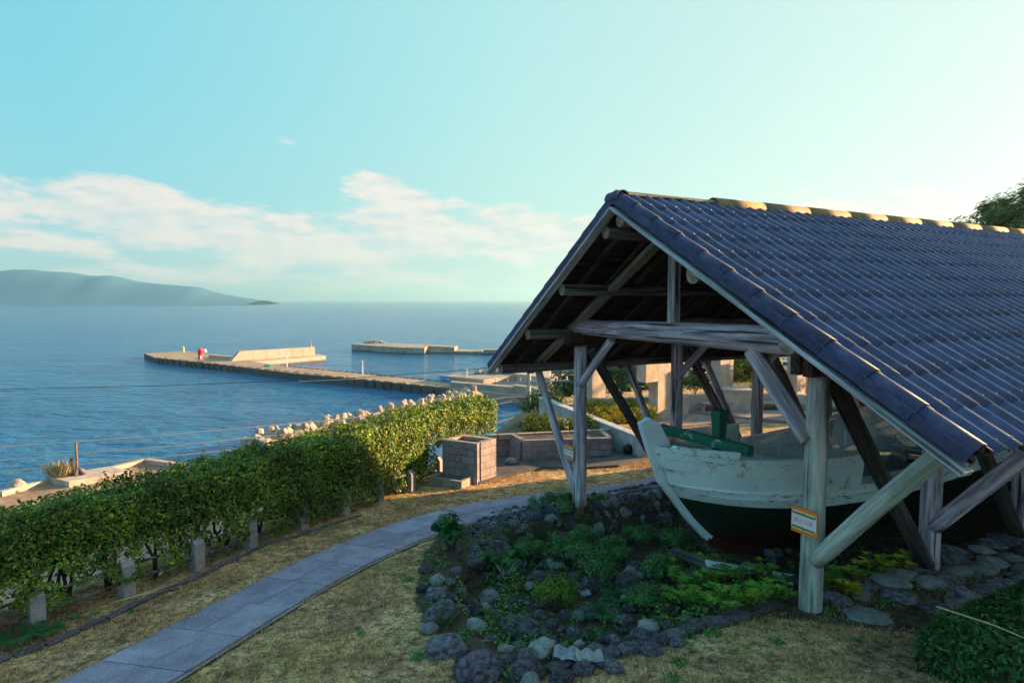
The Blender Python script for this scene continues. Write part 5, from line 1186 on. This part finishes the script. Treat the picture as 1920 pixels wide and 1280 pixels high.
for a_ in range(7): o.tube([p+Vector((math.cos(a_)*.35, math.sin(a_)*.3, .03)), p+Vector((math.cos(a_)*.15, math.sin(a_)*.1, .18)), p+Vector((0, 0, .3))], [.09, .11, .05], 7)
o = o.build('dark_sack', M['stone_dark'], None, True); tag(o, 'dark slumped sack at the foot of the rail post', 'sack')
p = at(112, 893, TZ+.28); n = 260; th_ = rng.random(n)*6.28; r_ = rng.random(n)**.5*.55; Pb = np.stack([p.x+np.cos(th_)*r_, p.y+np.sin(th_)*r_*.5, np.full(n, p.z)], 1); ln = .4+.5*rng.random(n)
lean = np.stack([rng.normal(size=n)*.45-.25, rng.normal(size=n)*.2, np.ones(n)], 1); lean /= np.linalg.norm(lean, axis=1, keepdims=True); leaves('dry_grass', Pb+lean*ln[:, None]*.5, np.stack([rng.normal(size=n)*.3, -np.ones(n), rng.normal(size=n)*.2], 1), ln, cols(n, (.42, .30, .15), (.60, .46, .26), .2), M['grass'], tag(empty('grass_tuft', p), 'tuft of dry golden grass at the sea terrace edge', 'grass'), .05, .1, lean*8)
p = at(35, 917, TZ); o = rock(RK[2], p+Vector((0, 0, .15)), (.5, .4, .25), None, name='boulder', mat=M['rubble']); tag(o, 'pale flat boulder on the left terrace edge by the sea', 'rock')
# ================================================================== ROCK GARDEN
M['sheet_grey'] = simple('grey_sheet', (.22, .27, .31), (.36, .42, .46), 6, .7, .3, .01, fine=5)
STN = [(798,1066,27,'d'),(820,1087,30,'p'),(792,1102,24,'d'),(819,1114,39,''),(826,1146,74,''),(805,1178,33,'p'),(835,1206,80,''),(894,1246,95,'d'),(882,1137,50,''),(894,1170,36,'p'),(918,1118,42,'p'),(952,1136,21,'p'),(977,1173,80,''),(1031,1192,33,'d'),(1015,1215,53,'p'),(972,1210,27,'p'),(989,1230,39,''),(948,1235,24,''),(985,1254,70,'d'),(930,1034,56,''),(888,1054,40,''),(893,1040,27,''),(1102,1150,33,''),(1170,1161,33,''),(1215,1176,38,'p'),(1203,1194,45,'d'),(1168,1182,21,''),(1182,1215,30,''),(1221,1218,36,''),(1120,1220,36,''),(1126,1238,35,''),(1034,1170,27,''),(1126,1090,35,''),(1180,1084,60,'d'),(1203,1117,27,''),(1227,1126,21,'p'),(1215,1143,27,''),(969,967,21,'d'),(963,980,24,''),(942,983,27,'d'),(921,989,21,'p'),(882,995,24,''),(1032,974,27,'p'),(977,992,30,''),(1001,968,21,''),(1076,1185,27,''),(1055,1230,33,''),(995,1277,36,'p'),(1052,1273,48,'d'),
 (846,1090,22,''),(865,1110,24,''),(870,1085,22,'d'),(850,1120,20,''),(910,1080,24,''),(935,1150,22,''),(950,1190,24,''),(1060,1150,24,''),(1150,1200,26,''),(1250,1170,26,''),(1240,1200,30,'d'),(1260,1140,22,''),(1190,1060,30,''),(1220,1070,26,''),(1160,1020,30,''),(1235,1040,30,''),(1280,1050,26,'d'),(1390,1085,26,''),(1360,1060,24,'d'),(1440,1090,28,'d'),(1420,1065,26,''),(1480,1075,24,'d'),(1080,1080,26,''),(1010,1075,24,''),(1040,1060,22,''),(905,1015,20,''),(860,1030,18,''),(945,1010,20,''),(1095,1252,40,''),(1150,1250,36,''),(1010,1150,22,''),(920,1195,22,''),(868,1235,22,'d'),(1085,1205,20,'p'),(1270,1205,26,'')]
MS = {'': M['stone'], 'd': M['stone_dark'], 'p': M['stone_pale']}
for px, py, w, t in STN:
    p = GB(px, py+w*.22); D = (p-Vector(EYE)).length; r_ = w*D/FPX*(.46 if w < 60 else .41)
    rock(random.choice(RK), p+Vector((0, 0, r_*.28)), (r_*random.uniform(1.0, 1.12), r_*random.uniform(.72, .95), r_*random.uniform(.6, .78)), BEDO, (random.uniform(-.2, .2), random.uniform(-.2, .2), random.uniform(-.7, .7)), mat=None if not t else MS[t])
# cobble retaining wall below the left posts
rw = empty('cobble_wall', W(-2.8, 1.5, -.6), 'low retaining wall of round dark cobbles under the far left posts', 'wall')
for row, (u0, dz, n0_, n1_) in enumerate(((-2.92, -.02, -1.2, 5.6), (-2.74, -.20, -.9, 5.6), (-2.62, -.40, -.8, 5.6), (-3.14, .01, -1.0, 5.2), (-3.42, .01, -.8, 4.8), (-3.72, .0, -.4, 4.5))):
    v_ = n0_+random.random()*.1
    while v_ < n1_:
        uu = u0+random.uniform(-.04, .04)+(.30*max(0, -v_) if row < 3 else .2*max(0, -v_)); q = W(uu, v_, 0); r_ = random.uniform(.10, .165) if row < 3 else random.uniform(.08, .14)
        rock(random.choice(RK), (q.x, q.y, tz0(q.x, q.y)+dz), (r_*1.0, r_*.95, r_*(1.12 if row < 3 else .7)), rw, mat=random.choice((None, None, None, M['stone_dark'], M['stone_pale'])))
        v_ += r_*1.65
# small stones scattered in the bed
for k in range(270):
    u_, v_ = random.uniform(-2.6, 2.15), random.uniform(-2.6, 5.0)
    if not inside(BED, u_, v_): continue
    q = W(u_, v_, 0); r_ = random.uniform(.05, .13); rock(random.choice(RKS), (q.x, q.y, tz(q.x, q.y)+r_*.45), (r_, r_*.85, r_*.65), BEDO, name='small_stone', mat=random.choice((None, None, M['stone_dark'], M['stone_pale'])))
# flat stone paving along the right posts
sp_ = bpy.data.objects.new('stone_paving', None); COL.objects.link(sp_); sp_.location = W(3.3, 3, 0); tag(sp_, 'flat round stones paving the ground right of nearest post', 'paving')
v_ = 1.75
while v_ < 9.5:
    u_ = 2.52+random.uniform(0, .15)+max(0, (2.5-v_)*.1); umax = 3.2+.42*(v_-1.75)
    while u_ < min(umax, 5.0):
        q = W(u_+random.uniform(-.05, .05), v_+random.uniform(-.07, .07), 0); r_ = random.uniform(.17, .25)
        if random.random() > .08: rock(random.choice(RK), (q.x, q.y, tz0(q.x, q.y)+.0), (r_*1.12, r_*.9, r_*.36), sp_, (0, 0, random.uniform(0, 6)), name='flat_stone', mat=random.choice((M['stone'], M['stone_pale'], M['stone'])))
        u_ += random.uniform(.42, .52)
    v_ += .40
# lava edging between bed and near lawn
ce = empty('bed_edging', W(2.4, 0, 0), 'crooked dark lava stone kerb between rock garden and near lawn', 'edging'); v_ = -2.4
while v_ < .95:
    l = random.uniform(.22, .36); q = W(2.33+.03*v_+random.uniform(-.03, .03), v_+l/2, 0); o = bpy.data.objects.new('edging_stone', random.choice(eds)); COL.objects.link(o)
    o.location = (q.x, q.y, tz0(q.x, q.y)-.01); o.scale = (l, .16, .16); o.rotation_euler = (0, random.uniform(-.1, .1), math.atan2(VY, VX)+random.uniform(-.25, .25)); parent(o, ce); v_ += l+.015
# broken sheets lying among the stones
def sheet(px, py, w, d, rz, label, mat='rail_white', tilt=.2):
    p = GB(px, py); n = 9; vs = []
    for j in range(2):
        for i in range(n): x = (i/(n-1)-.5)*w; vs.append((x, (j-.5)*d*(1-.25*(i % 3 == 0)), .018*math.sin(i*1.9)))
    m_ = len(vs); vs += [(x, y, z-.008) for x, y, z in vs]; fs = [(i, i+1, n+i+1, n+i) for i in range(n-1)]+[(m_+i+1, m_+i, m_+n+i, m_+n+i+1) for i in range(n-1)]+[(i+1, i, m_+i, m_+i+1) for i in range(n-1)]+[(n+i, n+i+1, m_+n+i+1, m_+n+i) for i in range(n-1)]
    o = MB().add(vs, fs).build('broken_sheet', M[mat]); o.location = p+Vector((0, 0, .12)); o.rotation_euler = (tilt, .05, rz); tag(o, label, 'sheet'); return o
sheet(1072, 1245, .40, .22, -.15, 'broken pale corrugated sheet lying in the near rock garden', 'sheet_grey', .12); sheet(1105, 1250, .30, .20, .1, 'second cracked bluish sheet overlapping the broken pale one', 'stone_pale', .1)
sheet(1097, 1126, .16, .12, .5, 'small white sheet scrap above the dark fern', 'sheet_grey', .3); sheet(992, 1112, .15, .12, 1.1, 'crumpled white scrap beside the bleached root', 'sheet_grey', .3)
# bleached root
p = GB(950, 1088); rt_ = empty('bleached_root', p, 'bleached branching driftwood root among the garden plants', 'root'); mb = MB()
for k in range(9):
    a = k*.75; r_ = random.uniform(.12, .26); mb.tube([p+Vector((0, 0, .05)), p+Vector((math.cos(a)*r_*.5, math.sin(a)*r_*.4, .14)), p+Vector((math.cos(a)*r_, math.sin(a)*r_*.7, .20+random.uniform(-.05, .12)))], [.03, .02, .008], 6)
mb.build('root', M['driftwood'], rt_, True)

# ================================================================== GARDEN PLANTS
def leafy(px, py, h, n, lsz, c0, c1, label, yellow=.1, group=None, p=None, yc=(.35, .27, .03)):
    """upright plant: stems carrying whorls of broad leaves"""
    p = p or GB(px, py); e = empty('leafy_plant', p, label, 'plant', group); Ps, Ns, As = [], [], []; mb = MB()
    for s in range(n):
        a = random.random()*6.28; r_ = random.random()**.5*h*.62; tip = p+Vector((math.cos(a)*r_, math.sin(a)*r_, h*random.uniform(.55, 1.0))); mb.tube([p+Vector((math.cos(a)*r_*.3, math.sin(a)*r_*.3, -.03)), p.lerp(tip, .6)+Vector((0, 0, .02)), tip], [.006, .005, .003], 5)
        for lev in range(2):
            q = p.lerp(tip, 1-lev*.3)
            for j in range(6 if lev == 0 else 4):
                b = j*1.05+random.random()*.5+lev; d = Vector((math.cos(b), math.sin(b), random.uniform(-.1, .35))); Ps.append(q+d*lsz*.55); As.append(d*4); Ns.append(Vector((-d.x*.35, -d.y*.35, 1)))
    mb.build('stem', M['twig'], e); n_ = len(Ps)
    leaves('leaf_mass', np.array(Ps), np.array(Ns), lsz*(.75+.5*rng.random(n_)), cols(n_, c0, c1, .25, yellow, yc), M['leaf'], e, .58, .2, np.array(As)); return e
def herb(px, py, r_, n, label, c0=(.05, .18, .05), c1=(.11, .30, .07), lsz=.05, group='small weeds in the grass', p=None, cat='weed'):
    p = p or GB(px, py); e = empty('small_weed', p, label, cat, group); d = rng.normal(size=(n, 3)); d[:, 2] = np.abs(d[:, 2])*.6+.15; d /= np.linalg.norm(d, axis=1, keepdims=True)
    P = np.array(p)+d*np.array([r_, r_, r_*.7])*(.35+.65*rng.random((n, 1))); leaves('leaf_mass', P, np.stack([d[:, 0]*.3, d[:, 1]*.3, np.ones(n)], 1), lsz*(.6+.8*rng.random(n)), cols(n, c0, c1, .3), M['leaf'], e, .6, .2, d*3); return e
def fern(px, py, r_, label, n=13):
    p = GB(px, py); e = empty('fern', p, label, 'fern'); Ps, Ns, As, Sz = [], [], [], []
    for k in range(n):
        a = k*2.4+random.random()*.4; L = r_*random.uniform(.7, 1.1)
        for i in range(14):
            t = (i+2)/16; c = Vector((math.cos(a)*L*t, math.sin(a)*L*t, L*(.75*t-.62*t*t)+.03)); w = L*.22*math.sin(math.pi*min(1, t*1.02))+.012; sd_ = Vector((-math.sin(a), math.cos(a), 0))
            for s in (-1, 1): Ps.append(p+c+sd_*s*w*.5); As.append((sd_*s+Vector((math.cos(a), math.sin(a), 0))*.4)*5); Ns.append(Vector((0, 0, 1))); Sz.append(w)
    leaves('fronds', np.array(Ps), np.array(Ns), np.array(Sz), cols(len(Ps), (.03, .12, .05), (.07, .19, .07), .2), M['leaf'], e, .38, .1, np.array(As)); return e
def blades(px, py, r_, n, L, label, c0, c1, p=None, wid=.03):
    p = p or GB(px, py); e = empty('grass_clump', p, label, 'grass'); a = rng.random(n)*6.28; out = np.stack([np.cos(a), np.sin(a), .8+.9*rng.random(n)], 1); out /= np.linalg.norm(out, axis=1, keepdims=True); ln = L*(.6+.5*rng.random(n))
    Pm = np.array(p)+np.stack([np.cos(a), np.sin(a), np.zeros(n)], 1)*r_*rng.random((n, 1))*.4+out*ln[:, None]*.5; leaves('blades', Pm, np.cross(out, np.stack([-np.sin(a), np.cos(a), np.zeros(n)], 1)), ln, cols(n, c0, c1, .2), M['leaf'], e, wid, .2, out*10); return e
DG0, DG1 = (.05, .15, .055), (.15, .30, .10)
shrub('garden_shrub', 'glossy dark green shrub at the path end of rock garden', GB(845, 1032), (.36, .34, .36), 1300, .085, (.022, .10, .035), (.06, .19, .06), k=14, yellow=0, mat='leaf_gloss')
shrub('garden_shrub', 'spreading dark shrub around the foot of far left post', W(-3.1, .95, -.62), (.75, .5, .30), 3200, .05, DG0, DG1, k=24, yellow=.02)
shrub('garden_shrub', 'spreading dark shrub just right of far left post foot', W(-3.25, 1.75, -.58), (.42, .35, .2), 1300, .05, DG0, DG1, k=16, yellow=.02)
for px, py, r_, h_, lab, yl in ((998, 1058, .26, .26, 'small leaved dark shrub left of garden centre', .02), (1060, 1062, .30, .30, 'small leaved dark shrub at garden centre', .02), (1110, 1095, .32, .36, 'tall fine leaved dark shrub before the cobble wall', .02), (1085, 1035, .26, .26, 'dark shrub touching the cobble wall', 0), (958, 1075, .22, .2, 'low dark shrub behind the bleached root', .03), (1150, 1058, .26, .24, 'dark shrub below the bow stem', .02), (1195, 1025, .26, .22, 'deep shaded shrub under the bow', 0), (1238, 1095, .26, .22, 'shaded low shrub between fern and bright plants', .03), (1210, 1150, .2, .2, 'low shrub beside the pale garden stones', .05), (1270, 1030, .22, .2, 'shaded shrub in front of keel', .02), (905, 1066, .18, .16, 'low green shrub between upper garden boulders', .02)):
    shrub('garden_shrub', lab, GB(px, py), (r_*1.45, r_*1.3, h_*1.15), 1700, .046, DG0, DG1, 'dark shrubs in the rock garden', 16, yl)
shrub('golden_shrub', 'dense yellow green shrub in the middle of rock garden', GB(1040, 1146), (.38, .36, .33), 2300, .045, (.08, .16, .02), (.19, .26, .035), k=20, yellow=.12)
shrub('golden_shrub', 'smaller yellow green shrub beside the bleached root', GB(968, 1112), (.17, .16, .15), 600, .04, (.05, .09, .015), (.13, .14, .02), k=10, yellow=.25)
BG0, BG1 = (.10, .24, .035), (.26, .44, .07)
for k, (px, py, h_, lab) in enumerate(((1285, 1112, .30, 'bright green leafy plant at the left of plants below bow'), (1335, 1108, .32, 'bright leafy plant below the keel chock'), (1385, 1110, .30, 'bright leafy plant beside the loose white plank'), (1435, 1108, .32, 'bright leafy plant left of the nearest post'), (1300, 1152, .30, 'front bright leafy plant at left near the garden kerb'), (1352, 1158, .30, 'front bright leafy plant in the middle near garden kerb'), (1405, 1150, .28, 'front bright leafy plant right near the garden kerb'), (1452, 1135, .26, 'leafy plant at the foot of nearest post'), (1262, 1140, .26, 'leafy plant with big leaves beside pale stone'), (1320, 1070, .24, 'leafy plant touching the white stem foot'), (1240, 1075, .22, 'leafy plant with yellowing leaves under bow'))):
    leafy(px, py, h_*1.25, 14, .10, BG0, BG1, lab, .10 if k not in (0, 10) else .3, 'bright leafy plants below the bow')
for px, py, h_, lab, yl in ((1562, 1112, .26, 'leafy plant right of nearest post foot', .15), (1600, 1098, .28, 'green leafy plant behind the right brace foot', .2), (1648, 1085, .26, 'yellowing leafy plant right of brace', .55), (1695, 1072, .24, 'bright yellow leafy plant beside second right post', .6), (1722, 1062, .20, 'small yellow leafy plant under second right post', .5), (1590, 1120, .16, 'low yellow leafed plant beside the flat stones', .7)): leafy(px, py, h_*1.2, 10, .11, (.07, .18, .03), (.17, .32, .05), lab, yl, 'leafy plants right of nearest post', None, (.60, .46, .04))
fern(1130, 1160, .36, 'dark fern in the rock garden centre'); fern(1160, 1128, .32, 'dark fern behind the larger fern')
fern(30, 1205, .40, 'low fern at the hedge foot in bottom left corner'); fern(90, 1190, .28, 'low fern beside the leftmost fence post')
blades(1005, 1022, .25, 70, .5, 'long bladed grass clump in the upper rock garden', (.05, .09, .03), (.12, .15, .05)); blades(838, 1175, .14, 40, .26, 'small grass clump between left garden stones', (.05, .12, .03), (.10, .18, .05))
blades(1540, 1135, .1, 30, .18, 'grass clump at the nearest post foot', (.06, .12, .03), (.12, .2, .05)); blades(1450, 1140, .1, 26, .2, 'straw clump left of the nearest post', (.16, .12, .06), (.26, .2, .1))
WD = ((945, 995, .14, 'by the upper garden stones'), (830, 1062, .16, 'below the glossy shrub'), (870, 1192, .14, 'on the big left boulder'), (1108, 1205, .16, 'left of the garden kerb stones'), (1125, 1188, .14, 'between centre boulders'), (1010, 1222, .09, 'on the pale boulder'), (952, 1262, .10, 'between the front boulders'), (787, 1232, .13, 'left of the front boulders'), (765, 1088, .12, 'in the lawn left of the garden'), (678, 1187, .06, 'alone in the lawn by the path'), (805, 1128, .10, 'beside the left garden stones'), (1290, 1195, .16, 'on the garden kerb'), (1335, 1188, .14, 'behind the garden kerb'), (1460, 1205, .10, 'in the near lawn below the post'), (1275, 1245, .11, 'in the near lawn by kerb end'), (1265, 1275, .11, 'at the bottom edge of near lawn'), (1610, 1205, .09, 'in the near lawn by the flat stones'), (1700, 1110, .12, 'between flat stones'), (1660, 1130, .12, 'between the nearest flat stones'), (1555, 1150, .10, 'at the right foot of nearest post'), (1830, 1080, .16, 'between the far flat stones'), (1770, 1110, .12, 'at the edge of flat stones'), (140, 1158, .13, 'at the hedge foot by leftmost post'), (180, 1150, .10, 'at the hedge foot left of the second post'), (250, 1148, .07, 'below the second fence post'), (485, 1030, .09, 'beside the fourth fence post'), (395, 1052, .08, 'at the third fence post'), (905, 905, .14, 'before the trough'), (850, 915, .12, 'left of the trough'), (1010, 882, .08, 'at the apron edge'), (640, 1010, .06, 'beside the edging stones'))
for px, py, r_, lab in WD: herb(px, py, r_, 40 if r_ > .1 else 22, 'small green weed '+lab)
# creeping ground cover between the stones
n = 26000; U_ = rng.uniform(-2.7, 2.3, n); V_ = rng.uniform(-3.0, 5.5, n); P = []; Nn = []; S_ = []
for a, b in zip(U_, V_):
    if not inside(BED, a, b) and not (inside(BEDSOIL, a, b) and a < 2.4 and random.random() < .35): continue
    m_ = noise.noise(Vector((a*1.3, b*1.3, 11)))+.6*noise.noise(Vector((a*3.5, b*3.5, 5)))
    if m_ < -.02+.3*sstep(2.5, 5.5, b)+random.uniform(-.12, .12): continue
    q = W(a, b, 0); P.append((q.x, q.y, tz(q.x, q.y)+.02+abs(random.gauss(0, .07))*(1+2*max(0, m_)))); Nn.append((random.gauss(0, .4), random.gauss(0, .4), 1)); S_.append(random.uniform(.035, .075))
P = np.array(P); cc = cols(len(P), (.045, .14, .045), (.15, .29, .08), .35, .08, (.30, .24, .05))
tag(leaves('ground_cover', P, np.array(Nn), np.array(S_), cc, M['leaf'], None, .6), 'creeping green ground cover between the garden stones', 'ground cover', kind='stuff')
# dry stalks by the hedge
p = G(245, 1128); e = empty('dry_stalks', p, 'pale dry curved stalks lying in grass by the hedge', 'stalks'); mb = MB()
for k in range(9):
    a = Vector((.55+.10*random.random(), .55+random.uniform(-.15, .2), 0)); mb.tube([p+Vector((-.25, -.10, .03)), p+a*.35+Vector((0, 0, .06)), p+a*(.8+.4*random.random())+Vector((random.uniform(-.1, .1), random.uniform(-.1, .1), .20*random.random()+.05))], [.006, .006, .003], 5)
mb.build('stalk', M['grass_straw'] if 'grass_straw' in M else simple('straw', (.34, .27, .16), (.48, .40, .25), 8, .8, .1, .01), e)
# clipped bush in the right foreground
bu = empty('clipped_bush', (5.6, 5.6, .2), 'clipped glossy bush in the bottom right corner', 'bush')
def bush_pts(n):
    P = np.zeros((n, 3)); Nn = np.zeros((n, 3))
    for k in range(n):
        u_ = random.uniform(4.15, 6.6); v_ = random.uniform(.95, 2.9)
        q = random.random(); c = abs(random.gauss(0, .06))
        if q < .5: z = .66-c; nn_ = (0, 0, 1)
        elif q < .75: u_ = 4.15+c; z = random.uniform(.0, .66); nn_ = (-UX, -UY, .2)
        else: v_ = .95+c; z = random.uniform(.0, .66); nn_ = (-VX, -VY, .2)
        e = max(0, z-.46); u_ += e*.5*(u_ < 4.5); v_ += e*.5*(v_ < 1.35); w = noise.noise(Vector((u_*2.2, v_*2.2, z*2.2)))*.09
        P[k] = W(u_+w*(nn_[0] != 0), v_+w*(nn_[0] != 0), z+.1+w*(nn_[2] == 1)); Nn[k] = (nn_[0]+random.gauss(0, .5), nn_[1]+random.gauss(0, .5), nn_[2]+.3+random.gauss(0, .45))
    return P, Nn
P, Nn = bush_pts(15000); leaves('foliage', P, Nn, .048+.028*rng.random(len(P)), cols(len(P), (.018, .075, .025), (.065, .18, .045), .4, .04), M['leaf_gloss'], bu, .48)
MB().prism([W(4.27, 1.07, .60), W(6.5, 1.07, .60), W(6.5, 2.8, .60), W(4.27, 2.8, .60)], 0).build('inner_mass', M['soil'], bu)
a, b = W(4.2, 1.15, .80), W(5.15, 1.3, .78); o = MB().tube([a, a.lerp(b, .5)+Vector((0, 0, .03)), b], [.008, .008, .004], 6).build('dry_stalk', simple('pale_straw', (.40, .33, .2), (.52, .45, .3), 8, .8, .1, .01)); tag(o, 'long pale dry stalk lying across the corner bush', 'stalk')
# ================================================================== GRASS
n = 130000; xs = rng.uniform(-8, 7, n*2); ys = rng.uniform(4.2, 18.5, n*2); PP = []; dens = np.clip(1.6-ys/14, .25, 1)
ok = rng.random(n*2) < dens
pathpoly = PL+PR[::-1]
for x, y in zip(xs[ok], ys[ok]):
    if len(PP) >= 95000: break
    if not inside(LAWN, x, y) or inside(pathpoly, x, y): continue
    u_, v_ = uv(x, y)
    if inside(BEDSOIL, u_, v_) and not (u_ > 2.4 and random.random() < .4): continue
    if noise.noise(Vector((x*1.1, y*1.1, 7)))+.5*noise.noise(Vector((x*4, y*4, 3))) < -.12+random.uniform(-.25, .25): continue
    PP.append((x, y, tz(x, y)))
for k in range(9000):                                           # tufts creeping over the path edges
    e_ = (A_, B_)[k % 2]; i = random.randrange(NS-8); t = random.random(); x = e_[i][0]+(e_[i+1][0]-e_[i][0])*t+random.gauss(0, .035); y = e_[i][1]+(e_[i+1][1]-e_[i][1])*t+random.gauss(0, .035)
    if noise.noise(Vector((x*2.5, y*2.5, 1))) > -.1: PP.append((x, y, tz(x, y)+.02))
PP = np.array(PP); n = len(PP); h_ = .03+.07*rng.random(n)**2
lean = np.stack([rng.normal(size=n)*.7, rng.normal(size=n)*.7, np.ones(n)], 1); lean /= np.linalg.norm(lean, axis=1, keepdims=True)
side = np.stack([rng.normal(size=n), rng.normal(size=n), np.zeros(n)], 1); side /= np.linalg.norm(side, axis=1, keepdims=True)
V = np.stack([PP-side*.005, PP+side*.005, PP+lean*h_[:, None]], 1).reshape(-1, 3); T = np.arange(n*3).reshape(-1, 3)
gc = np.where(rng.random((n, 1)) < .7, cols(n, (.46, .25, .12), (.80, .50, .26), .3), cols(n, (.22, .19, .06), (.36, .29, .10), .3))
tag(tri_obj('grass', V, T, np.repeat(gc, 3, axis=0), M['grass']), 'short dry grass covering the lawn', 'grass', kind='stuff')
# ================================================================== HAZE
hm, nt, b = new_mat('haze_air'); nt.nodes.remove(b); vp = nt.nodes.new('ShaderNodeVolumePrincipled'); vp.inputs['Color'].default_value = (.42, .76, 1.0, 1); vp.inputs['Density'].default_value = HAZE_D; vp.inputs['Anisotropy'].default_value = .45
nt.links.new(vp.outputs[0], nt.nodes['Material Output'].inputs['Volume'])
tag(MB().box((0, 9200, 116.5), (43000, 25000, 300)).build('haze', hm), kind='stuff')
